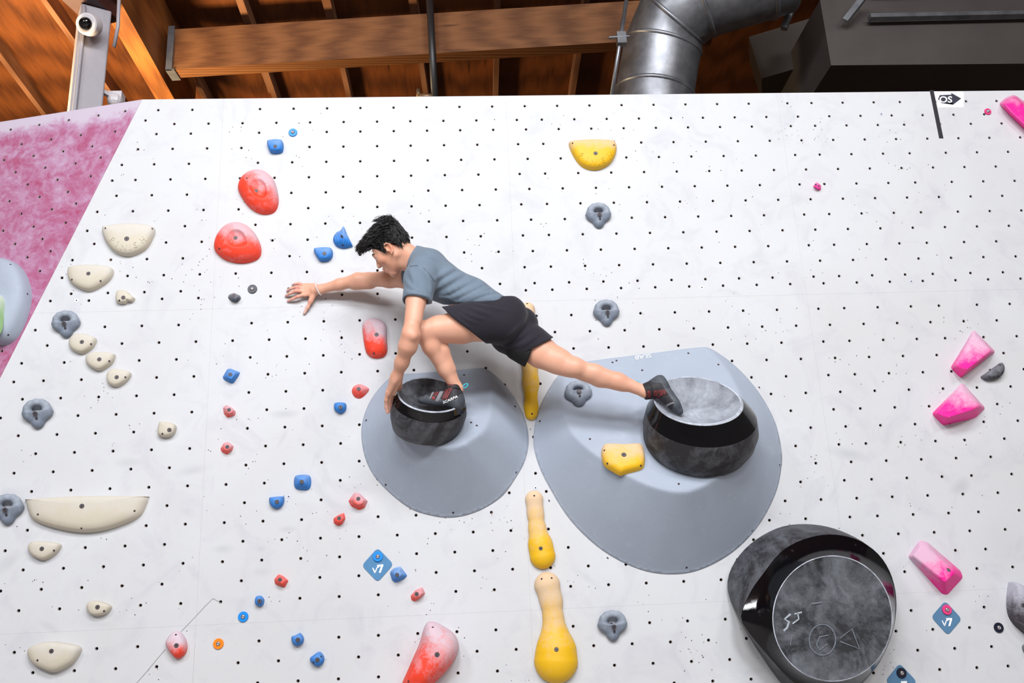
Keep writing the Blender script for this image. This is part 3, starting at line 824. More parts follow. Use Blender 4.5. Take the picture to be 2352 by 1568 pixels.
hold('foot_hold', 'blue notched round knob, right of the bottom pair', bl_(.3), [(712, 1512), (720, 1504), (734, 1496), (744, 1506), (744, 1520), (732, 1530), (718, 1524)], (728, 1512), .045, 'dome', (729, 1515), [(738, 1507), (720, 1521)], HG)
# wavy blue hold: ribs swept from top to bottom
def wavy():
    ol = smooth_closed([(765, 548), (772, 536), (783, 530), (790, 521), (798, 540), (810, 564), (806, 568), (790, 571), (776, 568), (768, 560)], 10)
    o3 = [W(p[0], p[1]) for p in ol]; A = W(788, 546, .05); Af = np.array([A[0], 0, A[2]])
    vs, fs = [], []; N = len(o3); Rn = 16
    for i in range(Rn):
        s = 1-i/Rn; hgt = .05*math.sqrt(max(0, 1-s*s*.98)) if i else 0
        for p in o3:
            q = Af+(p-Af)*s
            w = .0035*math.sin((q[0]*1.0+0.25*q[2]+.25*(q[2]-Af[2])**2*60)*2*math.pi/.0135)*min(1, hgt/.02)
            vs.append((q[0], -(hgt+w), q[2]))
    for i in range(Rn-1):
        for k in range(N): fs.append((i*N+k, i*N+(k+1) % N, (i+1)*N+(k+1) % N, (i+1)*N+k))
    fs.append(tuple((Rn-1)*N+k for k in range(N)))
    org = np.mean(o3, axis=0); o = link('ribbed_hold', mesh('ribbed_hold', vs, fs, True, org), None, bl_(.6), tuple(org))
    tag(o, 'blue ribbed wavy hold next to the climber\'s hair', 'climbing hold', HG); fit_out(o, vs, fs, (786, 543), [(787, 563)])
wavy()
jib('small dark grey chip beside the black disc', chalked('slate_resin', srgb(62, 70, 84), .35, (0, 0, 1), .04), [(523, 684), (526, 676), (538, 672), (552, 679), (554, 686), (546, 694), (532, 693)], [(531, 682), (533, 677), (539, 676), (546, 680), (546, 684), (542, 688), (534, 687)], .04, (537, 679), .008)
# --- pink wedges
pk = lambda s=.08, sh=0.0, d=(0, 0, 1): pink(.92, d, s, sh)
prism('wedge_hold', 'upper of two pale pink wedges on the right of the wall', pk(.10, .12, (-.2, 0, 1)), [(2236, 756), (2287, 808), (2206, 868), (2183, 844)], [(2236, 768), (2277, 806), (2222, 848), (2193, 838)], .12, (2249, 804), [], .012, HG, heights=[.04, .09, .13, .06])
prism('wedge_hold', 'lower of two pink wedges on the right of the wall', pk(.09, -.05, (.2, 0, 1)), [(2210, 878), (2264, 937), (2240, 960), (2166, 977), (2140, 950)], [(2208, 892), (2252, 932), (2226, 942), (2180, 958), (2150, 950)], .13, (2217, 924), [], .012, HG, heights=[.04, .08, .13, .12, .06])
prism('wedge_hold', 'pink diagonal block above the V7 tag with pink disc', pk(.09, .05, (-.4, 0, 1)), [(2085, 1278), (2112, 1240), (2130, 1244), (2206, 1310), (2212, 1326), (2176, 1366), (2164, 1364)], [(2098, 1276), (2114, 1254), (2132, 1258), (2190, 1310), (2192, 1318), (2170, 1336), (2160, 1330)], .09, (2178, 1309), [], .014, HG, heights=[.05, .05, .07, .10, .10, .11, .10])
prism('wedge_hold', 'bright pink wedge cut off by the right edge beside the arrow sign', pk(.10, -.25), [(2294, 238), (2312, 222), (2330, 217), (2380, 252), (2396, 330), (2352, 296), (2318, 264)], [(2306, 240), (2318, 228), (2332, 226), (2368, 256), (2378, 308), (2350, 284), (2322, 258)], .07, None, [], .012, HG)
prism('foot_chip', 'tiny pink block alone on the upper right wall', pk(.03, -.1), [(1867, 428), (1875, 417), (1886, 425), (1886, 436), (1881, 437)], [(1871, 428), (1876, 421), (1883, 426), (1882, 432), (1879, 433)], .03, None, [(1874, 424), (1880, 427)], .004, HG)
# --- dark small holds at the right
mblk = chalked('black_resin', srgb(34, 34, 40), .6, (-.6, 0, 1), .06, chalk=srgb(178, 180, 190))
hold('crimp_hold', 'small black and grey crimp between the two pink wedges', mblk, [(2252, 866), (2262, 858), (2284, 842), (2296, 834), (2303, 842), (2302, 856), (2290, 870), (2264, 874)], (2280, 855), .045, 'slab', None, [(2297, 838)], HG)
hold('sloper_hold', 'grey and black shield-shaped hold cut off by the right edge', chalked('charcoal_resin', srgb(66, 60, 66), .7, (0, 0, 1), .10, chalk=srgb(206, 206, 220)), [(2314, 1345), (2320, 1336), (2345, 1346), (2400, 1352), (2430, 1400), (2410, 1450), (2370, 1465), (2340, 1446), (2318, 1420), (2311, 1390)], (2350, 1386), .10, 'slab', (2351, 1390), [], HG)
hold('foot_hold', 'dark green-grey hold just entering at the right edge', chalked('moss_resin', srgb(70, 76, 66), .35, (0, 0, 1), .05), [(2347, 1488), (2352, 1478), (2372, 1476), (2384, 1490), (2376, 1506), (2356, 1504)], (2364, 1490), .045, 'dome', None, [], HG)

# --- route discs and grade tags
def route_disc(lab, px, py, col, r=.026, d0=0.0, h=.008, big=True, dark=False):
    c = W(px, py, d0); n = np.array([0, -1.0, 0])
    root_me = mesh('route_disc', *lathe((0, 0, 0), n, [(r*.97, 0.0), (r, 0.0015), (r, h*.75), (r*.95, h), (0.011, h)], 28), True)
    o = link('route_disc', root_me, None, plain('disc_'+lab.split()[0]+'_plastic', col, 0.35), tuple(c))
    o.modifiers.new('e', 'EDGE_SPLIT'); tag(o, lab, 'route marker', 'route marker discs')
    vs, fs = lathe((0, 0, 0), n, [(.0115, h-.001), (.0115, h+.002), (.0095, h+.0055), (.006, h+.0075), (.0035, h+.0078), (.003, h+.004)], 16)
    link('bolt_head', mesh('bolt_head', vs, fs, True), o, M_HEAD)
    return o
route_disc('blue disc with dome bolt at the top left of the wall', 673, 305, srgb(6, 136, 224))
route_disc('blue disc with dome bolt left of the plain blue knob', 559, 1416, srgb(6, 136, 224))
route_disc('orange disc with dome bolt near the bottom left', 502, 1478, srgb(250, 132, 10))
route_disc('black disc with dome bolt left of the reaching hand', 580, 664, srgb(20, 24, 44))
route_disc('pink disc with dome bolt beside the arrow sign', 2268, 257, srgb(222, 62, 126), .022)
route_disc('black disc with dome bolt near the right edge', 2293, 1441, srgb(20, 18, 20), .026)
M_TAG = plain('slate_blue_tag', srgb(74, 128, 172), 0.4, vary=0.06, scale=30)
M_TAG2 = plain('dull_blue_tag', srgb(84, 124, 158), 0.4, vary=0.06, scale=30)
M_WHITE = plain('white_print', srgb(244, 246, 248), 0.5)
def grade_tag(lab, dlab, px, py, col, mt, tilt=0.0):
    """diamond plate hung under its disc; px, py is the disc"""
    K = 1.0
    c0 = W(px, py); ctr = W(px+2*K, py+19*K)
    half, rad = 0.088, 0.024
    cs = [(0, half), (half*.94, 0), (0, -half), (-half*.94, 0)]
    pts = []
    for i in range(4):
        p = np.array(cs[i]); a = unit(np.array(cs[i-1])-p); b = unit(np.array(cs[(i+1) % 4])-p)
        q0, q1 = p+a*rad, p+b*rad
        for k in range(7):
            t = k/6; pts.append((1-t)**2*q0+2*t*(1-t)*p+t*t*q1)
    vs = [(p[0], -0.0005, p[1]) for p in pts]+[(p[0], -0.0035, p[1]) for p in pts]; N = len(pts)
    fs = [tuple(range(N)), tuple(range(N, 2*N))]+[(i, (i+1) % N, N+(i+1) % N, N+i) for i in range(N)]
    ct = W(px-0.5, py+19)
    o = link('grade_tag', mesh('grade_tag', vs, fs), None, mt, tuple(ct)); o.rotation_euler = (0, math.radians(tilt), 0)
    tag(o, lab, 'grade tag', 'V7 grade tags')
    s = 1/14.257/410.0*1.02           # drawing units of the printed sign to metres
    def q(x, y): return ((x-685)*s, -0.0039, -(y-800)*s)
    seven = [[(668, 800), (845, 788), (858, 812), (845, 848), (672, 850)], [(672, 850), (722, 848), (728, 882), (676, 884)], [(782, 849), (845, 848), (775, 1026), (716, 1032)]]
    vee = [[(524, 882), (552, 876), (616, 1000), (622, 1030), (590, 1034)], [(655, 868), (684, 876), (622, 1030), (600, 1000)]]
    for nm, pl in (('numeral', seven), ('letter', vee)):
        m2 = MB()
        for qd in pl: m2.add([q(*p) for p in qd], [tuple(range(len(qd)))])
        m2.build(nm, M_WHITE, o)
    route_disc(dlab, px, py, col, .026, 0.0036)
grade_tag('blue-grey diamond tag printed V7 under the blue disc', 'blue disc with dome bolt fixing a V7 tag', 868, 1278, srgb(6, 136, 224), M_TAG)
grade_tag('blue-grey diamond tag printed V7 under the pink disc', 'pink disc with dome bolt fixing a V7 tag', 2174, 1400, srgb(244, 80, 150), M_TAG2, 6)
grade_tag('blue-grey diamond tag under a black disc, cut off at the bottom edge', 'black disc with dome bolt fixing the tag at the bottom edge', 2070, 1545, srgb(24, 22, 26), M_TAG2, 4)
# --- flush steel bolts left in the wall
for i, (x, y, lab) in enumerate([(1136, 275, 'flush steel bolt near the top seam'), (687, 283, 'flush steel bolt right above the top blue disc'), (663, 1140, 'flush grey bolt beside the flat-topped blue hold'),
                                 (1230, 1120, 'flush grey bolt above the smaller yellow club-shaped hold'), (176, 690, 'flush steel bolt left of the cream knobbly foot hold'), (1568, 270, 'flush steel bolt right of the yellow FINISH hold near the top'),
                                 (2024, 262, 'flush steel bolt between the tiny pink block and black stripe'), (1612, 660, 'flush steel bolt in the middle of the right wall'), (2093, 646, 'flush steel bolt left above the pink wedges')]):
    c = W(x, y)
    vs, fs, mi = disc_rings(np.zeros(3), np.array([0, -1.0, 0]), [(.0115, .001, 0), (.0085, .002, 1), (.004, .0026, 2)], 14)
    me = mesh('flush_bolt', vs, fs)
    for m in (plain('pale_bolt_ring', srgb(188, 194, 206), 0.4, 0.3), plain('pale_bolt_face', srgb(206, 210, 220), 0.4, 0.2), M_SOCK): me.materials.append(m)
    me.polygons.foreach_set('material_index', mi)
    tag(link('flush_bolt', me, None, (), tuple(c)), lab, 'bolt', 'flush bolts')
# --- tape stripe and arrow sign
mb = MB()
a, b = W(2135, 207), W(2144, 207); c_, d_ = W(2167, 318), W(2157, 318)
mb.add([a, b, c_, d_]+[p+np.array([0, -.0008, 0]) for p in (a, b, c_, d_)], [(0, 1, 2, 3), (4, 5, 6, 7), (0, 1, 5, 4), (1, 2, 6, 5), (2, 3, 7, 6), (3, 0, 4, 7)])
tp = mb.build('tape_stripe', plain('black_tape', srgb(30, 28, 36), 0.5, vary=0.25, scale=40), origin=tuple((a+d_)/2)); tag(tp, 'black vertical tape stripe at the top of the wall', 'tape')
org = W(2180, 228)
def sq(x, y, dep): return W(2080+x/8.647, 190+y/8.647, dep)
mb = MB(); pl = [(565, 170), (1130, 170), (1155, 195), (1155, 470), (1130, 492), (640, 492)]
N = len(pl); mb.add([sq(*p, .0003) for p in pl]+[sq(*p, .0012) for p in pl], [tuple(range(N)), tuple(range(N, 2*N))]+[(i, (i+1) % N, N+(i+1) % N, N+i) for i in range(N)])
sg_ = mb.build('arrow_sign', plain('white_sticker', srgb(232, 232, 238), 0.45), origin=tuple(org)); tag(sg_, 'white sticker with a black arrow pointing right beside the tape stripe', 'sign')
pl = [(680, 245), (910, 235), (905, 200), (1105, 312), (945, 435), (930, 398), (715, 405), (645, 325)]
me = bpy.data.meshes.new('arrow'); bm = bmesh.new(); f = bm.faces.new([bm.verts.new(sq(*p, .0016)-org) for p in pl]); bmesh.ops.triangulate(bm, faces=[f]); bm.to_mesh(me); bm.free()
link('arrow', me, sg_, plain('black_print', srgb(44, 46, 60), 0.5))
def mp(x, y): return sq(665+x*205, 392-y*175, .0016), np.array([0, -1.0, 0])
text_on(sg_, 'OS', mp, 'lettering', M_WHITE, .0006, 0.0, 0.02)

# ------------------------------------------------------------------ implicit surfaces: smooth unions of limbs, meshed as one continuous skin
class SDF:
    def __init__(s): s.ops, s.boxed = [], set()
    def _add(s, f, lo, hi, k, op): s.ops.append((f, np.asarray(lo, float), np.asarray(hi, float), k, op)); return s
    def cone(s, a, b, ra, rb, k=.02, op='add', flat=None):
        a, b = np.asarray(a, np.float32), np.asarray(b, np.float32); ba = b-a; L2 = max(float(ba@ba), 1e-12); ra, rb = float(ra), float(rb)
        if flat is None:
            def f(P):
                q = P-a; t = np.clip((q@ba)/L2, 0, 1)
                q = q-t[..., None]*ba
                return np.sqrt(np.einsum('...i,...i->...', q, q))-(ra+(rb-ra)*t)
            m = max(ra, rb)
        else:
            ax, fac = unit(flat[0]).astype(np.float32), float(flat[1])          # squeeze along ax by fac (<1 thinner)
            def f(P):
                q = P-a; t = np.clip((q@ba)/L2, 0, 1)
                d = q-t[..., None]*ba
                c = d@ax; d = d+(c*(1/fac-1))[..., None]*ax
                r = ra+(rb-ra)*t
                return (np.linalg.norm(d, axis=-1)-r)*min(1.0, fac*1.25)
            m = max(ra, rb)*max(1, fac)
        return s._add(f, np.minimum(a, b)-m, np.maximum(a, b)+m, k, op)
    def chain(s, pts, rads, k=.02, op='add', flat=None):
        for i in range(len(pts)-1): s.cone(pts[i], pts[i+1], rads[i], rads[i+1], k, op, flat)
        return s
    def ell(s, c, r, ax=None, k=.02, op='add'):
        c = np.asarray(c, np.float32); r = np.asarray(r, np.float32)
        A = np.eye(3, dtype=np.float32) if ax is None else np.array([unit(v) for v in ax], np.float32)
        def f(P):
            q = (P-c)@A.T
            k0 = np.linalg.norm(q/r, axis=-1); k1 = np.linalg.norm(q/(r*r), axis=-1)+1e-9
            return k0*(k0-1)/k1
        e = np.abs(A.T)@r
        return s._add(f, c-e, c+e, k, op)
    def plane(s, p, n, k=.004, op='int'):              # keeps the side the normal points away from
        p = np.asarray(p, np.float32); n = unit(n).astype(np.float32)
        return s._add(lambda P: (P-p)@n, (-1e3,)*3, (1e3,)*3, k, op)
    def sub(s, other, k=.02, op='add', grow=0.0):
        lo, hi = other.bounds()
        f = lambda P, box=None: other(P, box)-grow
        s.boxed.add(f)
        return s._add(f, lo-grow, hi+grow, k, op)
    def func(s, f, lo, hi, k=.02, op='add'): return s._add(f, lo, hi, k, op)
    def bounds(s):
        L = [o for o in s.ops if o[4] == 'add']
        return np.min([o[1] for o in L], axis=0), np.max([o[2] for o in L], axis=0)
    def __call__(s, P, box=None):
        d = np.full(P.shape[:-1], 0.5, np.float32); P = np.asarray(P, np.float32)
        for f, lo, hi, k, op in s.ops:
            if box is not None and op in ('add', 'cut'):
                m = k+0.03
                if np.any(box[0] > hi+m) or np.any(box[1] < lo-m): continue
            e = f(P, box) if f in s.boxed else f(P)
            if op == 'add':
                h = np.clip(0.5+0.5*(d-e)/k, 0, 1); d = d+(e-d)*h-k*h*(1-h)
            elif op == 'cut':
                e = -e; h = np.clip(0.5-0.5*(d-e)/k, 0, 1); d = d+(e-d)*h+k*h*(1-h)
            elif op == 'int':
                h = np.clip(0.5-0.5*(d-e)/k, 0, 1); d = d+(e-d)*h+k*h*(1-h)
            elif op == 'disp': d = d+e
        return d
    def trace(s, px, py, start=3.9, n=70):
        r = unit(ray(px, py)); t = start
        for _ in range(n):
            p = CAMPOS+r*t; e = float(s(p[None, :])[0]); t += e*0.8
            if abs(e) < 2e-4: break
            if t > 7.5: return None, None
        p = CAMPOS+r*t
        g = np.array([float(s((p+np.eye(3)[i]*1e-3)[None])[0]-s((p-np.eye(3)[i]*1e-3)[None])[0]) for i in range(3)])
        return p, unit(g)
    def trace_many(s, pts, start=3.9, n=60):
        R = np.array([unit(ray(x, y)) for x, y in pts]); t = np.full(len(R), start)
        for _ in range(n): t = np.minimum(t+s(CAMPOS+R*t[:, None])*0.85, 8.0)
        P = CAMPOS+R*t[:, None]
        G = np.stack([s(P+np.eye(3)[i]*1e-3)-s(P-np.eye(3)[i]*1e-3) for i in range(3)], -1)
        return P, G/(np.linalg.norm(G, axis=1, keepdims=True)+1e-12), (t < 7.0) & (np.abs(s(P)) < .004)
    def polygonise(s, h, pad=0.01, nb=24, relax=1):
        lo, hi = s.bounds(); lo = lo-pad; hi = hi+pad
        cnt = np.ceil((hi-lo)/(h*nb)).astype(int)
        maxk = max(o[3] for o in s.ops if o[4] in ('add', 'cut', 'int'))
        dims = cnt*nb+3
        V, ID, Q = [], [], []
        Rb = h*nb*math.sqrt(3)/2+h*2
        cells8 = [(i, j, k) for i in (0, 1) for j in (0, 1) for k in (0, 1)]
        ed = [(a, b) for a in range(8) for b in range(a+1, 8) if sum(abs(cells8[a][c]-cells8[b][c]) for c in range(3)) == 1]
        adds = [o for o in s.ops if o[4] == 'add']
        for bi in range(cnt[0]):
            for bj in range(cnt[1]):
                for bk in range(cnt[2]):
                    base = np.array([bi, bj, bk])*nb
                    o0 = lo+base*h; o1 = o0+h*(nb+1); c = (o0+o1)/2
                    if not any(np.all(o0 <= x[2]+0.02) and np.all(o1 >= x[1]-0.02) for x in adds): continue
                    d0 = float(s(c[None, :], (o0, o1))[0])
                    if abs(d0) > Rb*1.6+0.02: continue
                    g = [lo[a]+(base[a]+np.arange(nb+2))*h for a in range(3)]
                    P = np.stack(np.meshgrid(*g, indexing='ij'), -1).astype(np.float32)
                    F = s(P, (o0, o1))
                    S = F < 0
                    if S.all() or not S.any(): continue
                    n1 = nb+1
                    cs = [F[a:a+n1, b:b+n1, d:d+n1] for a, b, d in cells8]
                    sg = sum((x < 0).astype(np.int8) for x in cs)
                    act = np.argwhere((sg > 0) & (sg < 8))
                    if len(act) == 0: continue
                    vals = np.stack([x[act[:, 0], act[:, 1], act[:, 2]] for x in cs], 1)
                    acc = np.zeros((len(act), 3)); num = np.zeros(len(act))
                    for a, b in ed:
                        va, vb = vals[:, a], vals[:, b]; m = (va < 0) != (vb < 0)
                        t = np.where(m, va/np.where(m, va-vb, 1), 0)
                        pa, pb = np.array(cells8[a]), np.array(cells8[b])
                        acc += np.where(m[:, None], pa+(pb-pa)*t[:, None], 0); num += m
                    pos = lo+(act+base+acc/num[:, None])*h
                    gid = ((act[:, 0]+base[0])*dims[1]+(act[:, 1]+base[1]))*dims[2]+act[:, 2]+base[2]
                    V.append(pos); ID.append(gid)
                    st = (dims[1]*dims[2], dims[2], 1)
                    for ax in range(3):
                        sl0 = [slice(1, nb+1)]*3; sl1 = [slice(1, nb+1)]*3
                        sl0[ax] = slice(0, nb); sl1[ax] = slice(1, nb+1)
                        a0, a1 = S[tuple(sl0)], S[tuple(sl1)]
                        e = np.argwhere(a0 != a1)
                        if len(e) == 0: continue
                        flip = a0[e[:, 0], e[:, 1], e[:, 2]]
                        off = np.ones(3, int); off[ax] = 0
                        q = e+off+base
                        c0 = (q[:, 0]*dims[1]+q[:, 1])*dims[2]+q[:, 2]
                        u, v = st[(ax+1) % 3], st[(ax+2) % 3]
                        quad = np.stack([c0-u-v, c0-v, c0, c0-u], 1)
                        quad[~flip] = quad[~flip][:, ::-1]
                        Q.append(quad)
        ID = np.concatenate(ID); V = np.concatenate(V); Q = np.concatenate(Q)
        uid, idx = np.unique(ID, return_index=True); V = V[idx]
        Q = np.searchsorted(uid, Q)
        ok = (Q < len(uid)).all(1); Q = Q[ok]
        for _ in range(relax):                      # gentle smoothing
            acc = np.zeros_like(V); n = np.zeros(len(V))
            for a, b in ((0, 1), (1, 2), (2, 3), (3, 0)):
                np.add.at(acc, Q[:, a], V[Q[:, b]]); np.add.at(n, Q[:, a], 1)
                np.add.at(acc, Q[:, b], V[Q[:, a]]); np.add.at(n, Q[:, b], 1)
            V = V*0.5+0.5*acc/np.maximum(n, 1)[:, None]
        return V, Q
def sdf_mesh(name, sdf, h, origin=(0, 0, 0), relax=1):
    V, Q = sdf.polygonise(h, relax=relax)
    V = V-np.asarray(origin)
    me = bpy.data.meshes.new(name)
    me.vertices.add(len(V)); me.vertices.foreach_set('co', V.astype(np.float32).ravel())
    me.loops.add(len(Q)*4); me.loops.foreach_set('vertex_index', Q.astype(np.int32).ravel())
    me.polygons.add(len(Q)); me.polygons.foreach_set('loop_start', np.arange(0, len(Q)*4, 4, dtype=np.int32))
    me.polygons.foreach_set('use_smooth', np.ones(len(Q), bool))
    me.update(calc_edges=True); me.validate()
    return me, V

# ------------------------------------------------------------------ grey ring holds
def ring_mesh():
    s = SDF()
    hp = [(-.046, -.018, -.006), (-.050, -.024, .012), (-.045, -.030, .032), (-.028, -.034, .047), (0, -.035, .053), (.028, -.034, .047), (.045, -.030, .032), (.050, -.024, .012), (.046, -.018, -.006)]
    s.chain(hp, [.022, .0185, .0165, .0155, .015, .0155, .0165, .0185, .022], .014)
    bd = SDF(); bd.cone((0, -.018, .010), (0, -.012, -.046), .082, .024, .01, flat=((0, 1, 0), .48)); bd.plane((0, 0, .003), (0, 0, 1.0), .010)
    s.sub(bd, .012)
    for sg in (1, -1): s.cone((.046*sg, -.014, -.004), (0, -.012, -.052), .021, .019, .02)
    s.plane((0, 0, 0), (0, 1, 0), .002)
    return sdf_mesh('ring_hold', s, .0028)[0]
ME_RING = ring_mesh()
M_RING = chalked('slate_grey_resin', srgb(110, 120, 136), .45, (0, 0, 1), .09, 0.55, srgb(196, 204, 214))
ME_RING.materials.append(M_RING)
def ring(lab, px, py, tilt=0, s=1.0, bolt=(2, 6), sc=None, d=None, n=None):
    c = W(px, py, 0.01) if d is None else d
    c = np.array([c[0], 0.0, c[2]]) if d is None else c
    o = link('ring_hold', ME_RING, None, (), tuple(c)); o.scale = (s, s, s)
    o.rotation_euler = (0, math.radians(tilt), 0)
    if n is not None: o.rotation_euler = Vector((0, -1, 0)).rotation_difference(Vector(n)).to_euler()
    tag(o, lab, 'climbing hold', 'grey ring holds')
    for k, (x, z, y, r) in enumerate([(.002, -.012, -.0560, .9), (.004, -.034, -.0440, .45)]):
        vs, fs, mi = disc_rings(np.array([x, y+.001, z]), unit((0, -1, -.25)), [(.0125*r, .0008, 0), (.009*r, .0014, 1), (.005*r, .002, 2)])
        me = mesh('bolt' if k == 0 else 'screw_hole', vs, fs)
        for m in (M_RIM, M_BOLT if k == 0 else M_RIM, M_SOCK): me.materials.append(m)
        me.polygons.foreach_set('material_index', mi); link(me.name.split('.')[0], me, o)
    return o
ring('grey ring hold below the yellow FINISH hold', 1374, 495)
ring('grey ring hold halfway up the wall right of the climber', 1392, 718)
ring('grey ring hold at the bottom, right of the yellow club-shaped hold', 1406, 1434, 0, 1.02)
ring('grey ring hold beside the magenta wall, above the cream crimps', 153, 744, -6)
ring('grey ring hold on the left below the three cream crimps', 88, 949, -6, 1.05)
ring('grey ring hold cut off by the left edge beside the long cream ledge', 20, 1168, -4, 1.05)

# ------------------------------------------------------------------ yellow club-shaped holds, one flowing shape each
def tufa(label, mat, path, bolt, screws, bs=1.0, deep=.8):
    s = SDF()
    pts = [W(x, y, .004) for x, y, r in path]; rr = [r/410.0 for x, y, r in path]
    s.chain(pts, rr, .03, flat=((0, 1, 0), deep)); s.plane((0, 0, 0), (0, 1, 0), .003)
    org = np.mean(pts, axis=0); org[1] = 0
    me, V = sdf_mesh('tufa_hold', s, .0042, org, 2)
    o = link('tufa_hold', me, None, mat, tuple(org)); tag(o, label, 'climbing hold', HG)
    fit_out(o, list(V+org), [tuple(p.vertices) for p in me.polygons], bolt, screws, bs)
tufa('yellow club-shaped hold half hidden behind the climber\'s hip', yellow(.9, (0, 0, 1), .26, .1), [(1212, 711, 17), (1213, 760, 17), (1216, 820, 20), (1219, 880, 17), (1220, 935, 14), (1220, 951, 14)], None, [(1222, 950), (1211, 697)], 1.0, 1.15)
tufa('smaller yellow club-shaped hold between the two grey volumes', yellow(.9, (0, 0, 1), .15, .1), [(1227, 1147, 20), (1230, 1180, 16), (1234, 1215, 17), (1241, 1250, 24), (1246, 1276, 28)], (1242, 1259), [(1227, 1138)], .9)
tufa('larger yellow club-shaped hold at the bottom centre', yellow(.9, (0, 0, 1), .2, .05), [(1257, 1344, 28), (1266, 1380, 22), (1271, 1420, 20), (1274, 1455, 26), (1277, 1490, 40), (1277, 1516, 46)], (1278, 1491), [(1244, 1329), (1267, 1327)])
# ------------------------------------------------------------------ the two grey volumes: cone cut by a ramp that faces up
def volume_paint(name):
    t = NT(name); co = t.coords()
    n1 = t.noise(co, 3.0, 6, 0.6, 1.0); n2 = t.noise(co, 11, 6, 0.65, 1.6); n3 = t.noise(co, 150, 2)
    c = t.mix(t.ramp(n1, [(0.35, 0.0), (0.75, 0.5)]), srgb(160, 170, 185), srgb(172, 182, 197))
    c = t.mix(t.ramp(n2, [(0.60, 0.0), (0.80, 0.5)]), c, srgb(190, 199, 211))
    t.bump(n3, 0.15, 0.003)
    return t.out(c, 0.75, spec=0.3)
M_VOL = volume_paint('grey_gritty_paint')
class Volume:
    def __init__(s, outline, slope, ramp, top, k=.009):
        s.o = np.array([W(*p)[[0, 2]] for p in smooth_closed(outline, 5)])
        s.slope, s.ramp, s.k = slope, ramp, k
        s.t0 = W(*top[0])[[0, 2]]; s.t1 = W(*top[1])[[0, 2]]
        d = unit(s.t1-s.t0); s.tn = np.array([d[1], -d[0]])
        if s.tn[1] > 0: s.tn = -s.tn
    def dist(s, P):
        a = s.o; b = np.roll(a, -1, 0); best = np.full(len(P), 9.0)
        for p, q in zip(a, b):
            e = q-p; t = np.clip(((P-p)@e)/(e@e+1e-12), 0, 1)
            best = np.minimum(best, np.hypot(*(P-p-t[:, None]*e).T))
        return best
    def inside(s, P):
        c = np.zeros(len(P), bool); a = s.o; b = np.roll(a, -1, 0)
        for p, q in zip(a, b):
            m = (p[1] > P[:, 1]) != (q[1] > P[:, 1])
            with np.errstate(divide='ignore', invalid='ignore'):
                xx = (q[0]-p[0])*(P[:, 1]-p[1])/(q[1]-p[1])+p[0]
            c ^= m & (P[:, 0] < xx)
        return c
    def height(s, P):
        P = np.atleast_2d(P)
        d1 = s.dist(P)*s.slope
        d2 = np.maximum(((P-s.t0)@s.tn)*s.ramp, 0)+.004
        h = np.clip(0.5+0.5*(d2-d1)/s.k, 0, 1)
        r = d2+(d1-d2)*h-s.k*h*(1-h)
        return np.maximum(np.minimum(r, d1), 0)
    def surf(s, px, py):
        """point of the volume seen at a photo position, and its normal"""
        r = ray(px, py); d = .15
        ts = np.linspace(0, 0.55, 1100); pts = np.array([W(px, py, x) for x in ts[::-1]])
        hh = s.height(pts[:, [0, 2]])*s.inside(pts[:, [0, 2]])
        i = int(np.argmax(hh >= ts[::-1]-1e-4)); p = pts[i]
        e = .004
        gx = (s.height([[p[0]+e, p[2]]])-s.height([[p[0]-e, p[2]]]))[0]/(2*e); gz = (s.height([[p[0], p[2]+e]])-s.height([[p[0], p[2]-e]]))[0]/(2*e)
        return p, unit((-gx, -1.0, -gz))
    def build(s, name, label, holes):
        lo, hi = s.o.min(0), s.o.max(0); st = .011
        gx, gz = np.meshgrid(np.arange(lo[0], hi[0], st), np.arange(lo[1], hi[1], st))
        G = np.c_[gx.ravel(), gz.ravel()]; G = G[s.inside(G)]; G = G[s.dist(G) > st*.6]
        vs = [Vector(p) for p in s.o]+[Vector(p) for p in G]; n0 = len(s.o)
        V2, _, F2, _, _, _ = delaunay_2d_cdt(vs, [(i, (i+1) % n0) for i in range(n0)], [], 1, 1e-7)
        A = np.array([tuple(v) for v in V2]); H = s.height(A)
        on = s.dist(A) < 1e-4
        lip = .004
        vs3 = [(a[0], -max(h, lip), a[1]) for a, h in zip(A, H)]
        fs = [tuple(f) for f in F2]
        b = len(vs3); vs3 += [(p[0], 0.0, p[1]) for p in s.o]
        ids = [int(np.argmin(np.hypot(*(A-p).T))) for p in s.o]
        fs += [(ids[i], ids[(i+1) % n0], b+(i+1) % n0, b+i) for i in range(n0)]
        c = s.o.mean(0); org = (c[0], 0.0, c[1])
        o = link(name, mesh(name, vs3, fs, True, org), None, M_VOL, org)
        o.modifiers.new('e', 'EDGE_SPLIT').split_angle = math.radians(75)
        tag(o, label, 'climbing volume', 'grey volumes under the climber')
        for h in holes:
            p, n = s.surf(*h); add_screw(o, p, n, 1.15)
        s.obj = o
        return o
VL = Volume([(830, 994), (837, 952), (857, 910), (890, 872), (912, 861), (960, 857), (1039, 851), (1100, 846), (1122, 851), (1156, 880), (1188, 924), (1208, 969), (1214, 1014), (1206, 1056), (1188, 1091), (1156, 1136), (1113, 1166),
             (1069, 1183), (1031, 1188), (994, 1184), (944, 1168), (895, 1131), (857, 1089), (837, 1044)], 1.0, .63, ((905, 862), (1118, 848)))
VL.build('cone_volume', 'smaller grey cone-shaped volume under the climber\'s bent leg', [(841, 965), (886, 1113), (1041, 1177), (1186, 1085), (1183, 933), (1159, 885), (1082, 970), (1095, 977), (1022, 1014), (1066, 861)])
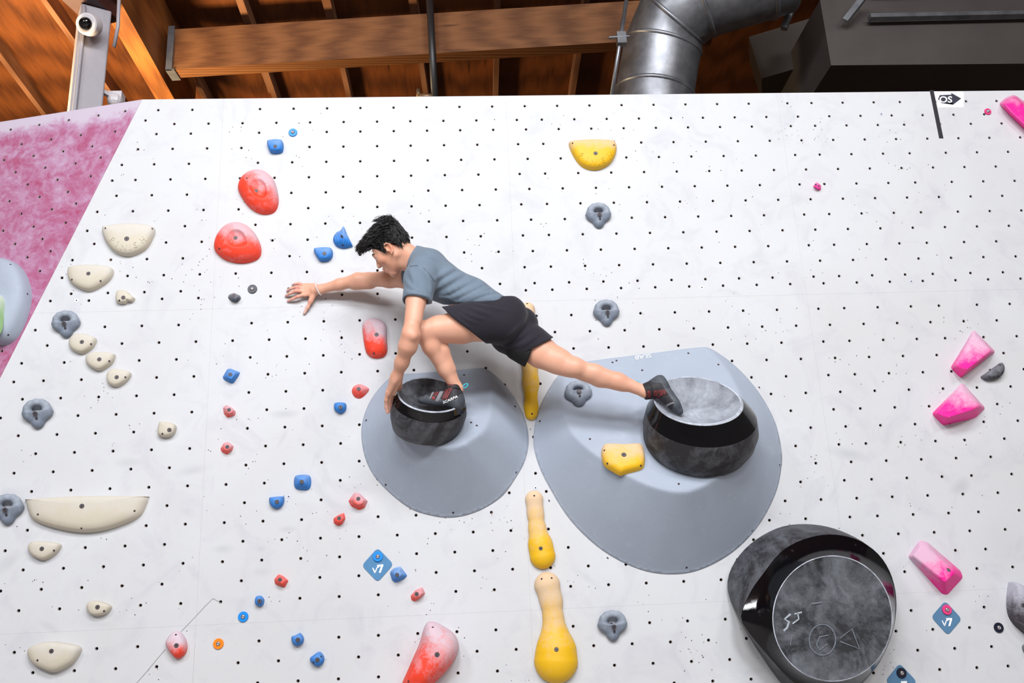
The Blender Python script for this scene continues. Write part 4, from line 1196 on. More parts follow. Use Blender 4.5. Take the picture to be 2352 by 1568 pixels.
VR = Volume([(1225, 1010), (1233, 955), (1252, 908), (1282, 862), (1310, 838), (1370, 827), (1450, 817), (1530, 807), (1606, 798), (1636, 803), (1690, 842), (1740, 898), (1778, 965), (1794, 1030), (1794, 1075), (1780, 1135), (1742, 1206), (1684, 1266),
             (1612, 1306), (1545, 1318), (1470, 1307), (1385, 1264), (1312, 1196), (1260, 1115), (1234, 1058)], .95, .43, ((1310, 838), (1606, 798)), .009)
VR.build('cone_volume', 'larger grey cone-shaped volume on the right under the outstretched leg', [(1240, 967), (1262, 1149), (1396, 1280), (1577, 1303), (1728, 1219), (1791, 1068), (1743, 890), (1581, 811), (1416, 828), (1475, 850), (1355, 1008), (1559, 1111), (1650, 837), (1407, 832)])
# holds bolted to the larger volume
class OnVol:
    def __init__(s, V, px, py): s.p, s.n = V.surf(px, py)
    def __call__(s, px, py, d): return onplane(px, py, s.p+s.n*d, s.n)
hold('sloper_hold', 'yellow shield-shaped hold screwed onto the larger grey volume', yellow(.8, (0, 0, 1), .08, .05), [(1381, 1048), (1383, 1030), (1392, 1024), (1430, 1025), (1470, 1024), (1479, 1036), (1481, 1060), (1474, 1078), (1440, 1088), (1424, 1092), (1408, 1084), (1388, 1070)],
     (1432, 1046), .05, 'slab', (1433, 1044), [(1388, 1034), (1395, 1064), (1472, 1069)], None, OnVol(VR, 1432, 1055), bs=1.15)
p_, n_ = VR.surf(1328, 908)
ring('grey ring hold on the larger grey volume behind the outstretched calf', 0, 0, d=p_, n=n_)

# ------------------------------------------------------------------ big black dual-texture holds
def chalk_black(name, base, amt, rough, gloss=False, scale=6.0, lo=.42, hi=.78):
    t = NT(name); co = t.coords()
    n1 = t.noise(co, scale, 7, 0.65, 1.0); n2 = t.noise(co, scale*7, 5, 0.7, .6)
    a = t.math('ADD', t.math('MULTIPLY', n1, .75), t.math('MULTIPLY', n2, .25))
    f = t.ramp(a, [(lo, 0.0), (hi, amt)])
    c = t.mix(f, base, srgb(196, 202, 214))
    t.bump(n2, 0.06 if gloss else .2, .003)
    return t.out(c, t.ramp(f, [(0, rough), (.6, .75)]), spec=.5)
M_BMATT = chalk_black('matt_black_resin', srgb(34, 32, 37), .34, .58, False, 5.0, .45, .85)
M_BGLOSS = chalk_black('gloss_black_resin', srgb(10, 9, 12), .30, .06, True, 10, .6, .9)
M_BDISH = chalk_black('chalky_dish_resin', srgb(84, 88, 96), .85, .75, False, 4.0, .3, .7)
M_BDISH2 = chalk_black('dusty_dish_resin', srgb(32, 33, 38), .42, .75, False, 4.0, .42, .80)
M_RIMHL = chalk_black('chalk_highlight_rim', srgb(70, 74, 82), .95, .6, False, 9.0, .25, .6)  # chalk on the rims, made paler to paint in their highlight line
def drum(name, label, ctr, nrm, rings, egg=0.0, gloss_from=3, dish_from=6, mats=None, roll=0.0):
    """rounded drum: rings = (radius x, radius y, height along axis, shift x, shift y)"""
    n = unit(nrm); ex = unit(np.cross((0, 0, 1.0), n)); ex = ex if ex[0] > 0 else -ex
    ey = unit(np.cross(ex, n)); ey = ey if ey[2] > 0 else -ey
    cr, sr = math.cos(roll), math.sin(roll); ex, ey = ex*cr+ey*sr, ey*cr-ex*sr
    N = 72; vs = []; 
    for rx, ry, h, sx, sy in rings:
        for k in range(N):
            a = 2*math.pi*k/N; c_, s_ = math.cos(a), math.sin(a)
            e = 1+egg*(c_*.9-.3*s_)*abs(c_)
            vs.append(ctr+ex*(rx*c_*e+sx)+ey*(ry*s_*(1+egg*.4*c_)+sy)+n*h)
    def part(i0, i1, cap):
        f = [(i*N+k, i*N+(k+1) % N, (i+1)*N+(k+1) % N, (i+1)*N+k) for i in range(i0, i1) for k in range(N)]
        if cap: f.append(tuple(i1*N+k for k in range(N)))
        return f
    R = len(rings)-1
    segs = [('body', 0, gloss_from, False, mats[0]), ('gloss_band', gloss_from, dish_from-1, False, mats[1]), ('rim', dish_from-1, dish_from+1, False, M_RIMHL), ('dish', dish_from+1, R, True, mats[2])]
    root = tag(empty(name, tuple(ctr)), label, 'climbing hold')
    allf = []
    for nm, i0, i1, cap, m in segs:
        f = part(i0, i1, cap); allf += f
        use = sorted({i for q in f for i in q}); mp = {u: i for i, u in enumerate(use)}
        link(nm, mesh(nm, [vs[u] for u in use], [tuple(mp[i] for i in q) for q in f], True, ctr), root, m)
    return root, vs, allf
def tilt_n(deg, yaw=0.0):
    a = math.radians(deg); return np.array([math.sin(math.radians(yaw))*math.cos(a), -math.cos(a), math.sin(a)])
NL = tilt_n(41, 13); cL = W(988, 905, .395)
DL, DLv, DLf = drum('black_bowl_hold', 'smaller black glossy bowl hold under the climber\'s near foot', cL, NL,
     [(.175, .150, -.21, .0, -.004), (.192, .168, -.150, .0, -.002), (.198, .176, -.098, 0, -.002), (.189, .167, -.054, 0, -.002), (.1875, .1655, -.0525, 0, -.002), (.182, .161, -.036, 0, 0), (.172, .152, -.006, 0, 0),
      (.168, .148, .0, 0, 0), (.164, .144, -.002, 0, 0), (.150, .130, -.016, 0, 0), (.125, .11, -.036, 0, 0), (.09, .08, -.050, 0, 0), (.05, .045, -.057, 0, 0), (.015, .015, -.059, 0, 0)],
     .03, 3, 7, (M_BMATT, M_BGLOSS, M_BDISH2))
NR = tilt_n(38); cRt = W(1596, 917, .40)
DR, DRv, DRf = drum('black_bowl_hold', 'larger black glossy bowl hold under the climber\'s far foot', cRt, NR,
     [(.265, .235, -.30, .03, -.03), (.292, .262, -.235, .03, -.028), (.300, .270, -.165, .03, -.025), (.285, .256, -.088, .026, -.018), (.283, .254, -.086, .026, -.018), (.262, .232, -.052, .018, -.010), (.230, .203, -.008, .006, 0),
      (.225, .198, .0, 0, 0), (.220, .193, -.002, 0, 0), (.207, .180, -.016, 0, 0), (.185, .15, -.036, 0, 0), (.13, .105, -.050, 0, 0), (.07, .06, -.058, 0, 0), (.02, .02, -.060, 0, 0)],
     .06, 3, 7, (M_BMATT, M_BGLOSS, M_BDISH), -.10)
for (D_, V_, F_, px, py, nm) in ((DL, DLv, DLf, 934, 990, 's'), (DL, DLv, DLf, 1047, 984, 's'), (DR, DRv, DRf, 1609, 1081, 's')):
    bv = BVHTree.FromPolygons([Vector(v) for v in V_], F_); c, n = surf_hit(bv, px, py)
    if c is not None: add_screw(D_, c, n, 1.1)
# third black hold, lower right: rings drawn from its own outlines at their own depths
def ringpts(lst, N=72):
    q = np.array(smooth_closed(lst, 8)); 
    L = np.r_[0, np.cumsum(np.hypot(*np.diff(np.vstack([q, q[:1]]), axis=0).T))]
    qq = np.vstack([q, q[:1]]); t = np.linspace(0, L[-1], N, endpoint=False)
    r = np.c_[np.interp(t, L, qq[:, 0]), np.interp(t, L, qq[:, 1])]
    c = r.mean(0); k = int(np.argmin(np.arctan2(r[:, 1]-c[1], r[:, 0]-c[0]))); return np.roll(r, -k, 0)
OUT3 = [(1671, 1352), (1682, 1300), (1722, 1250), (1784, 1213), (1846, 1203), (1915, 1213), (1985, 1246), (2030, 1292), (2052, 1350), (2050, 1420), (2030, 1480), (1990, 1545), (1930, 1610), (1862, 1622), (1800, 1575), (1738, 1490), (1694, 1414)]
G3 = [(1702, 1416), (1722, 1362), (1752, 1318), (1795, 1266), (1849, 1237), (1912, 1227), (1976, 1242), (2026, 1282), (2054, 1342), (2058, 1410), (2042, 1476), (2008, 1538), (1950, 1592), (1880, 1602), (1815, 1560), (1760, 1500), (1722, 1455)]
R3 = [(1912+138*math.cos(a*math.pi/8), 1420+145*math.sin(a*math.pi/8)) for a in range(16)]
def sc(l, f, c=(1912, 1420)): return [(c[0]+(x-c[0])*f, c[1]+(y-c[1])*f) for x, y in l]
def mixl(a, b, t, N=72): return ringpts(a)*(1-t)+ringpts(b)*t
rg = [(ringpts(OUT3), 0.0), (mixl(sc(OUT3, 1.0), G3, .0), .03), (mixl(OUT3, G3, .35), .10), (mixl(OUT3, G3, .75), .165), (ringpts(G3), .195), (ringpts(sc(G3, .994)), .197),
      (mixl(G3, R3, .35), .215), (mixl(G3, R3, .8), .262), (ringpts(R3), .290), (ringpts(sc(R3, .985)), .292), (ringpts(sc(R3, .95)), .286), (ringpts(sc(R3, .6)), .280), (ringpts(sc(R3, .1)), .279)]
vs = [W(p[0], p[1], d) for q, d in rg for p in q]; N = 72
o3 = W(1865, 1400, 0); o3 = np.array([o3[0], 0, o3[2]])
B3 = tag(empty('black_bowl_hold', tuple(o3)), 'huge black glossy round hold at the bottom right facing the camera', 'climbing hold')
for nm, i0, i1, cap, m in (('body', 0, 4, 0, M_BMATT), ('gloss_band', 4, 8, 0, M_BGLOSS), ('rim', 8, 9, 0, M_RIMHL), ('face', 9, 12, 1, M_BDISH2)):
    f = [(i*N+k, i*N+(k+1) % N, (i+1)*N+(k+1) % N, (i+1)*N+k) for i in range(i0, i1) for k in range(N)]
    if cap: f.append(tuple(i1*N+k for k in range(N)))
    use = sorted({i for q in f for i in q}); mp_ = {u: i for i, u in enumerate(use)}
    link(nm, mesh(nm, [vs[u] for u in use], [tuple(mp_[i] for i in q) for q in f], True, o3), B3, m)
# chalk scribbles on its face
def chalk_line(parent, pts, w, at, mat, name='chalk_mark', jit=.15):
    pts = [np.asarray(p, float) for p in pts]; L, R_ = [], []
    for i, p in enumerate(pts):
        t = unit(pts[min(i+1, len(pts)-1)]-pts[max(i-1, 0)]); n = np.array([-t[1], t[0]])
        ww = w*(1+random.uniform(-jit, jit))
        L.append(at(*(p+n*ww/2))); R_.append(at(*(p-n*ww/2)))
    N = len(pts); org = np.array(parent.location)
    return link(name, mesh(name, [q-org for q in L+R_], [(i, i+1, N+i+1, N+i) for i in range(N-1)]), parent, mat)
M_CH = plain('white_chalk', srgb(160, 168, 178), .9, vary=.25, scale=60); M_CH2 = plain('faint_chalk', srgb(104, 110, 120), .9, vary=.2, scale=60)
f3 = lambda x, y: W(x, y, .2842)
def c8(l): return [(1740+x/6.918, 1380+y/6.918) for x, y in l]
for l, w, m in [([(525, 205), (430, 285), (500, 330), (470, 420), (415, 470)], 5, M_CH), ([(585, 205), (705, 175)], 4, M_CH), ([(640, 195), (655, 285), (555, 360)], 4, M_CH), ([(860, 40), (1030, 20)], 4, M_CH2),
                ([(1030+210*math.cos(a*math.pi/12), 615+245*math.sin(a*math.pi/12)) for a in range(25)], 3, M_CH2), ([(1120, 540), (985, 570), (935, 690), (985, 780), (1110, 680)], 3, M_CH2),
                ([(1310, 590), (1500, 440), (1620, 760), (1310, 640)], 3, M_CH2), ([(540, 565), (520, 700)], 2, M_CH2)]:
    q = np.array(c8(l)); q = np.array([q[0]+(q[1]-q[0])*t for t in np.linspace(0, 1, 4)]) if len(q) == 2 else q
    chalk_line(B3, q, w, f3, m)
# long scuff lines low on the wall, left by a removed volume
M_SCUFF = plain('scuff_grey', srgb(146, 144, 146), .9)
for l in ([(489, 1374), (470, 1393), (445, 1420), (416, 1450)], [(380, 1491), (360, 1514), (338, 1541), (314, 1568)], [(489, 1374), (500, 1380), (508, 1385)]):
    chalk_line(wall, l, 1.6, lambda x, y: W(x, y, .0006), M_SCUFF, 'scuff_line')
# upside-down chalk word at the top of the larger volume
def mpv(x, y):
    px, py = 1496-x*17.5, 812.5+y*13-x*(-2.6)
    p, n = VR.surf(px, py); return p, n
text_on(VR.obj, 'SLAB', mpv, 'chalk_word', plain('bright_chalk', srgb(240, 244, 248), .9), .0030, 0.0, 0.01)
# ------------------------------------------------------------------ grey volume with green hold on the magenta wall
def onpink(px, py, d=0.0): return onplane(px, py, A0-NP*d, NP)
class AtPink:
    n = -NP
    def __call__(s, px, py, d): return onpink(px, py, d)
vm = volume_paint('pale_grey_paint')
o, _ = hold('cone_volume', 'pale grey flat volume on the magenta wall at the left edge', vm, [(-60, 640), (-30, 605), (8, 596), (40, 606), (62, 632), (73, 668), (72, 698), (62, 735), (46, 768), (26, 788), (-5, 792), (-50, 770), (-72, 700)], (5, 700), .10, 'slab', None, [(24, 607), (63, 675), (19, 769)], None, AtPink(), 'climbing volume')
class AtPink2:
    n = -NP
    def __call__(s, px, py, d): return onpink(px, py, d+.098)
hold('sloper_hold', 'pale green hold on the grey volume at the left edge', chalked('green_resin', srgb(150, 190, 130), .6, (0, 0, 1), .1), [(-40, 690), (-10, 676), (4, 680), (11, 692), (10, 715), (2, 765), (-30, 770)], (-8, 710), .05, 'slab', None, [], None, AtPink2())

# ------------------------------------------------------------------ the climber
J = W
def cv(r, d, f): return CR*r+CD*d+CF*f          # direction given as right / down / away in the picture
# head frame
HF = unit(cv(-.77, .66, .16)); HU = cv(-.62, -.74, .05); HU = unit(HU-HF*np.dot(HU, HF)); HL = np.cross(HU, HF)
HC = J(902, 573, .46)
def hd(f, u, l=0.0): return HC+HF*f+HU*u+HL*l
skin = SDF()
# --- skull and face
HAX = (HF, HU, HL)
skin.ell(hd(-.008, .042), (.096, .090, .074), HAX, .01)
skin.ell(hd(.045, -.012), (.052, .082, .060), HAX, .03)
for s in (1, -1):
    skin.cone(hd(.0, -.040, .052*s), hd(.070, -.094, .016*s), .018, .016, .025)
    skin.ell(hd(.068, -.008, .043*s), (.024, .022, .020), HAX, .02)
    skin.cone(hd(.086, .034, .034*s), hd(.094, .034, .008*s), .011, .011, .012)
skin.ell(hd(.078, -.098), (.019, .018, .022), HAX, .016)
skin.ell(hd(.088, -.058), (.018, .026, .026), HAX, .016)          # muzzle
skin.cone(hd(.094, .024), hd(.115, -.018), .0075, .0105, .009)     # nose
for s in (1, -1): skin.ell(hd(.106, -.022, .0115*s), (.011, .008, .0075), HAX, .005)
skin.chain([hd(.092, -.049, -.022), hd(.103, -.046, -.008), hd(.103, -.046, .008), hd(.092, -.049, .022)], [.004, .0068, .0068, .004], .004)
skin.chain([hd(.088, -.063, -.020), hd(.098, -.064, -.008), hd(.098, -.064, .008), hd(.088, -.063, .020)], [.004, .0078, .0078, .004], .004)
for s in (1, -1):
    skin.ell(hd(.100, .013, .034*s), (.016, .011, .017), HAX, .010, 'cut')
    skin.chain([hd(.088, .0185, .020*s), hd(.0905, .0205, .032*s), hd(.079, .0170, .048*s)], [.0055, .0058, .005], .005)      # upper lid
    skin.chain([hd(.086, .0045, .021*s), hd(.087, .0045, .032*s), hd(.079, .0075, .046*s)], [.0048, .0050, .004], .005)      # lower lid
for s in (1, -1): skin.cone(hd(.104, -.0275, .011*s), hd(.110, -.034, .0135*s), .0038, .0034, .002, 'cut')     # nostril
skin.chain([hd(.110, -.0545, .0), hd(.101, -.0555, .014), hd(.088, -.0565, .026)], [.0032, .0030, .0018], .0015, 'cut')     # mouth line
# --- ears
for s in (1, -1):
    e0 = .072*s
    skin.ell(hd(-.006, .002, e0), (.016, .029, .010), (unit(HF+HU*.25), unit(HU-HF*.25), HL), .006)
    rim = [(.008, .004), (.010, .020), (.000, .031), (-.013, .029), (-.021, .014), (-.019, -.006), (-.010, -.022), (.002, -.028)]
    skin.chain([hd(a, b, e0+.010*s-(.004*s if a > .004 else 0)) for a, b in rim], [.004, .0045, .005, .0052, .005, .0048, .006, .006], .003)
    skin.ell(hd(-.002, .002, e0+.0145*s), (.0092, .0145, .0095), HAX, .004, 'cut')
    skin.ell(hd(-.006, .018, e0+.0155*s), (.0075, .0065, .0075), HAX, .003, 'cut')
    skin.ell(hd(.0095, -.002, e0+.010*s), (.0045, .0065, .0045), HAX, .003)
# --- neck
NB = J(958, 600, .44)
skin.cone(hd(-.032, -.030), NB, .056, .060, .03)
skin.cone(hd(.020, -.070), NB-HU*.03, .036, .045, .03)
# --- trunk (under the clothes)
SAX = cv(0.05, .12, -1.0); SAX = unit(SAX)                        # his left, mostly towards us
T = [J(978, 612, .43), J(1003, 640, .43), J(1082, 684, .42), J(1148, 735, .42)]
for s in (1, -1):
    skin.chain([T[0]+SAX*.085*s, T[1]+SAX*.070*s, T[2]+SAX*.050*s, T[3]+SAX*.055*s], [.062, .085, .080, .092], .03)
# --- near (left) arm
SL, EL, WL = J(965, 628, .600), J(943, 768, .675), J(911, 864, .522)
skin.ell(J(966, 630, .59), (.060, .060, .065), None, .03)
skin.chain([J(965, 628, .59), J(955, 690, .635), EL], [.052, .046, .038], .025)
skin.cone(J(958, 675, .640), J(952, 735, .665), .042, .034, .02)                     # triceps / biceps
skin.chain([EL, J(936, 795, .640), J(923, 832, .578), WL], [.038, .040, .0305, .0250], .03, flat=(cv(.2, 0, 1), 1.1))
skin.cone(J(955, 770, .665), J(945, 800, .635), .024, .022, .015)
skin.ell(J(949, 772, .70), (.016, .016, .016), None, .02)                             # elbow point
# hand over the rim: palm, thumb inside, fingers down the outside
H0 = J(908, 872, 0.502); H1 = J(897, 902, 0.447)
skin.cone(WL, H0, .0275, .030, .02)
skin.cone(J(913, 876, 0.490), J(903, 898, 0.446), .030, .026, .015, flat=(cv(.85, .25, .45), .62))
skin.cone(J(904, 874, 0.516), J(893, 900, 0.468), .027, .024, .015, flat=(cv(.85, .25, .45), .62))
skin.cone(J(915, 876, 0.475), J(917, 886, 0.445), .019, .015, .012)                     # thenar
skin.chain([J(918, 880, 0.458), J(919, 888, 0.426), J(916, 896, 0.406)], [.0125, .011, .0095], .006)  # thumb tucked over the rim
FING = [([J(891, 900, 0.478), J(887, 918, 0.449), J(887, 934, 0.423), J(889.5, 947, 0.407)], .0098),
        ([J(897, 903, 0.457), J(893, 921, 0.425), J(892, 936, 0.403), J(893, 945, 0.393)], .0096),
        ([J(902, 902, 0.435), J(898, 918, 0.404), J(897, 930, 0.383), J(898, 939, 0.370)], .0094),
        ([J(905, 899, 0.417), J(902, 912, 0.390), J(901, 922, 0.371), J(901, 930, 0.357)], .0084)]
for p, r in FING: skin.chain(p, [r*1.12, r*1.05, r*.95, r*.82], .006)
# --- far (right) arm reaching along the wall
SR, ER, WR = J(940, 640, .27), J(847, 642, .125), J(737, 664, .055)
skin.ell(SR, (.058, .058, .058), None, .03)
skin.chain([SR, J(895, 640, .19), ER], [.053, .047, .038], .025)
skin.chain([ER, J(822, 643, .118), J(780, 653, .085), WR], [.038, .039, .031, .0245], .02)
skin.cone(J(850, 652, .13), J(815, 654, .11), .028, .028, .02)
# hand flat on the wall
K = {'pinky': (697, 655), 'ring': (694, 661.5), 'middle': (694, 669), 'index': (697, 677)}
skin.cone(WR, J(722, 666, .042), .0255, .024, .02, flat=((0, 1, 0), .85))
for kx, ky in K.values(): skin.cone(J(724, 664+(ky-667)*.55, .036), J(kx+4, ky, .030), .0185, .0125, .012, flat=((0, 1, 0), .8))
RF = [([J(698, 655, .030), J(688, 651.5, .036), J(679, 651.5, .027), J(672, 653.5, .012)], .0078),
      ([J(694, 661.5, .031), J(681, 659, .041), J(669, 662, .030), J(660, 667, .011)], .0088),
      ([J(694, 668.5, .031), J(680, 668, .043), J(667, 673, .030), J(656.5, 679, .011)], .0092),
      ([J(697, 676.5, .030), J(684, 681, .038), J(673, 686, .026), J(661.5, 690.5, .011)], .0090),
      ([J(719, 678, .032), J(713, 693, .026), J(706.5, 706, .020), J(699, 718.5, .012)], .0102)]
for p, r in RF: skin.chain(p, [r*1.15, r*1.08, r*.98, r*.82], .006)
skin.cone(J(722, 672, .034), J(714, 690, .027), .017, .013, .012, flat=((0, 1, 0), .9))
# --- near (left) leg, bent
HLp, KL, AL = J(1138, 742, .485), J(972, 761, .560), J(1049, 892, .420)
skin.chain([HLp, J(1060, 748, .520), J(1005, 755, .545), KL], [.094, .082, .062, .050], .025)
skin.cone(J(1060, 764, .515), J(1000, 766, .54), .052, .040, .025)
skin.ell(J(968, 760, .570), (.042, .046, .044), None, .02)                             # kneecap
skin.chain([KL, J(990, 796, .530), J(1022, 848, .468), AL], [.045, .041, .034, .029], .025)
skin.chain([J(995, 780, .515), J(1014, 805, .490), J(1036, 848, .450)], [.034, .038, .026], .02)   # calf
skin.cone(J(1042, 862, .435), J(1055, 898, .415), .018, .014, .015)                      # heel cord
skin.cone(AL, J(1044, 910, .412), .028, .026, .02)
# --- far (right) leg, stretched
HRp, KR, AR = J(1172, 766, .37), J(1316, 843, .430), J(1482, 899, .405)
skin.chain([HRp, J(1240, 806, .395), J(1282, 828, .415), KR], [.096, .078, .063, .050], .025)
skin.cone(J(1240, 820, .41), J(1300, 846, .425), .054, .038, .025)
skin.ell(J(1322, 842, .452), (.040, .036, .040), None, .03)
skin.chain([KR, J(1365, 856, .425), J(1420, 874, .415), AR], [.046, .043, .038, .030], .025)
skin.chain([J(1340, 858, .41), J(1378, 869, .405), J(1430, 885, .405)], [.036, .041, .028], .025)
skin.cone(AR, J(1496, 898, .40), .028, .026, .02)

# --- materials
def skin_mat():
    t = NT('skin')
    at = t.n('ShaderNodeAttribute'); at.attribute_name = 'tone'
    co = t.coords(); n1 = t.noise(co, 30, 4); n2 = t.noise(co, 7, 3)
    c = t.mix(t.ramp(n2, [(.35, 0.0), (.7, .35)]), at.outputs['Color'], srgb(210, 142, 112))
    c = t.mix(t.math('MULTIPLY', n1, .10), c, srgb(176, 104, 82))
    b = t.b; b.inputs['Subsurface Weight'].default_value = .12; b.inputs['Subsurface Radius'].default_value = (.012, .005, .003); b.inputs['Subsurface Scale'].default_value = 1.0
    t.bump(n1, .05, .002)
    return t.out(c, .48, spec=.4)
M_SKIN = skin_mat()
def cloth_mat(name, col, light, rough=.85, sc=340):
    t = NT(name); co = t.coords()
    n = t.noise(co, 5, 5, .6, .5); w = t.noise(co, sc, 2)
    c = t.mix(t.ramp(n, [(.3, 0.0), (.75, .6)]), col, light)
    t.bump(w, .10, .002)
    t.b.inputs['Sheen Weight'].default_value = .12
    return t.out(c, rough, spec=.2)
M_SHIRT = cloth_mat('grey_cotton', srgb(104, 119, 134), srgb(116, 130, 145))
M_SHORT = cloth_mat('black_cotton', srgb(36, 34, 42), srgb(46, 43, 52))
M_LINER = plain('black_liner', srgb(10, 9, 11), .8)
def hair_mat():
    t = NT('black_hair'); n = t.noise(t.coords(scale=(60, 60, 60)), 1.5, 4)
    return t.out(t.ramp(n, [(.3, srgb(10, 9, 10)), (.75, srgb(26, 24, 27))]), .38, spec=.5)
M_HAIR = hair_mat()

person = tag(empty('person', tuple(J(1020, 940, .42))), 'climber in grey t-shirt and black shorts stretched between the black bowl holds, reaching left', 'person')
PO = np.array(person.location)
me, V = sdf_mesh('body', skin, .0033, PO, 1)
V = V+PO
tone = np.tile(np.array(srgb(222, 170, 145)), (len(V), 1))
def paint(c, r, col, amt=1.0):
    global tone
    d = np.linalg.norm(V-np.asarray(c), axis=1); w = np.clip(1-(d/r)**2, 0, 1)*amt
    tone = tone*(1-w[:, None])+np.array(col)*w[:, None]
C_ROSE, C_CHK = srgb(214, 128, 108), srgb(222, 190, 186)
for p, r in FING: paint(p[2], .045, srgb(226, 178, 166), .5)
for p, r in RF:
    paint(p[1], .03, srgb(216, 150, 140), .55); paint(p[3], .03, C_CHK, .8); paint(p[2], .022, C_CHK, .5)
paint(hd(.10, -.051, .0), .016, srgb(198, 112, 100), .8); paint(hd(.097, -.063, .006), .016, srgb(198, 112, 100), .7); paint(hd(-.008, .004, .085), .036, srgb(232, 150, 118), .7)
paint(hd(.07, -.02, .05), .04, srgb(216, 144, 116), .6); paint(hd(.06, -.085, .03), .045, srgb(196, 136, 112), .5); paint(hd(.03, -.06, .05), .04, srgb(204, 144, 118), .4)
for p in (KL, EL): paint(p, .06, C_ROSE, .35)
at = me.attributes.new('tone', 'FLOAT_COLOR', 'POINT'); at.data.foreach_set('color', tone.astype(np.float32).ravel())
body = link('body', me, person, M_SKIN)
# eyes and brows
def eye(s):
    c = hd(.0815, .0125, .033*s)
    m = MB(); m.sphere((0, 0, 0), .0125, 18, 12)
    e = link('eye', mesh('eye', m.v, m.f, True), person, plain('eye_white', srgb(228, 224, 222), .2), tuple(c-PO))
    gz = unit(HF*1.0+HU*.25+HL*.05)
    vs, fs = lathe(gz*.0109, gz, [(.0062, 0), (.0045, .0012), (.001, .0018)], 16)
    link('iris', mesh('iris', vs, fs, True), e, plain('dark_iris', srgb(40, 24, 18), .1))
for s in (1, -1): eye(s)
m = MB()
for s in (1, -1):
    m.tube([hd(.098, .034, .010*s)-PO, hd(.0985, .042, .022*s)-PO, hd(.092, .043, .038*s)-PO, hd(.078, .036, .054*s)-PO], [.003, .0042, .004, .0015], 8)
    m.tube([hd(.0935, .019, .022*s)-PO, hd(.0925, .0195, .034*s)-PO, hd(.085, .0165, .046*s)-PO], [.0012, .0016, .001], 6)
m.build('eyebrows', M_HAIR, person, True)

# --- hair: cap plus swept locks
cap = SDF()
cap.ell(hd(-.012, .050), (.101, .096, .082), HAX, .01)
cap.ell(hd(.040, .098), (.064, .042, .064), HAX, .03)
cap.ell(hd(.092, .112), (.036, .026, .048), HAX, .02)
cap.ell(hd(-.050, .105), (.06, .045, .06), HAX, .03)
cap.cone(hd(.030, .03, .070), hd(.032, .012, .070), .009, .005, .006)
HLINE = [(.112, .092), (.092, .083), (.072, .066), (.056, .046), (.046, .010), (.026, .008), (.018, .036), (-.006, .040), (-.026, .022), (-.036, -.030), (-.060, -.062), (-.100, -.062)]
PLY = np.array(HLINE+[(-.3, -.05), (-.3, .4), (.4, .4), (.4, .098)])
def poly_sd(P):
    f = (P-HC)@HF; u = (P-HC)@HU; Q = np.stack([f, u], -1)
    best = np.full(f.shape, 9.0); c = np.zeros(f.shape, bool)
    for i in range(len(PLY)):
        a, b = PLY[i], PLY[(i+1) % len(PLY)]; e = b-a
        t = np.clip(((Q-a)@e)/(e@e), 0, 1); best = np.minimum(best, np.linalg.norm(Q-a-t[..., None]*e, axis=-1))
        mcond = (a[1] > u) != (b[1] > u)
        if a[1] != b[1]: c ^= mcond & (f < (b[0]-a[0])*(u-a[1])/(b[1]-a[1])+a[0])
    return np.where(c, -best, best)
cap.func(poly_sd, (-1e3,)*3, (1e3,)*3, .006, 'int')
mecap, _ = sdf_mesh('hair', cap, .0035, PO, 1)
mecap.materials.append(plain('hair_base', srgb(9, 8, 9), .9, spec=.1))
hair = link('hair', mecap, person)
rs = random.Random(11); lk = MB()
def lock(root, dirs, ln, r0, lift):
    pts = [np.asarray(root)]; d = unit(dirs[0]); n = 6
    for i in range(n):
        t = i/(n-1); dd = unit(np.asarray(dirs[0])*(1-t)+np.asarray(dirs[1])*t)
        pts.append(pts[-1]+dd*ln/n)
    lk.tube([p-PO for p in pts], [r0*.6, r0, r0, r0*.9, r0*.7, r0*.4, r0*.08], 5)
mv = np.array([v.co for v in mecap.vertices])+PO
psd = poly_sd(mv)
for i in range(5200):
    k_i = rs.randrange(len(mv)); p = mv[k_i]
    f, uu, l = (p-HC)@HF, (p-HC)@HU, (p-HC)@HL
    if l < -.05 or psd[k_i] > -.004: continue
    out = unit(HF*(f+.012)/.0102+HU*(uu-.05)/.0092+HL*l/.0067)
    jt = HL*rs.gauss(0, .25)+HF*rs.gauss(0, .2)+HU*rs.gauss(0, .2)
    if uu > .098+rs.gauss(0, .016) or f > .062:                       # top: swept forward, tousled
        d0 = HF*.9+HU*.25+out*rs.uniform(.1, .55)+jt; d1 = HF*.9-HU*rs.uniform(-.15, .6)+out*rs.uniform(-.3, .25)+jt
        if f < -.045: d0 = out*.9+HF*.5+HU*.2+jt; d1 = HF*1.0+out*.15+jt
        lock(p-out*.003, (d0, d1), rs.uniform(.028, .046), rs.uniform(.0011, .0019), 0)
    else:                                            # sides and back: lying close, swept down and back
        a_ = np.clip((uu-.03)/.07, 0, 1); d0 = -HF*.55-HU*(.65-.25*a_)+out*.20+jt*.6; d1 = -HF*.45-HU*.8-out*.12+jt*.6
        if f < -.05: d0 = -HU*.9+out*.2+jt*.6; d1 = -HU*.9+HF*.25-out*.1+jt*.6
        lock(p-out*.0015, (d0, d1), rs.uniform(.024, .042), rs.uniform(.0010, .0017), 0)
for i in range(150):                                  # fringe hanging over the forehead
    l = rs.uniform(-.055, .06); p = hd(rs.uniform(.07, .10), rs.uniform(.095, .125), l)
    lock(p, (HF*1.0+HU*rs.uniform(-.1, .5)+HL*rs.uniform(-.3, .3), HF*.7-HU*rs.uniform(.2, 1.0)+HL*rs.uniform(-.3, .3)), rs.uniform(.022, .040), rs.uniform(.0010, .0018), 0)
for i in range(14):                                  # stray wisps at the crown
    l = rs.uniform(-.03, .04); p = hd(-.055+rs.uniform(-.015, .015), .14, l)
    lock(p, (HU*1.0+HF*.1-HF*rs.uniform(0, .4), HF*1.1+HU*rs.uniform(-.3, .2)), rs.uniform(.055, .085), .0012, 0)
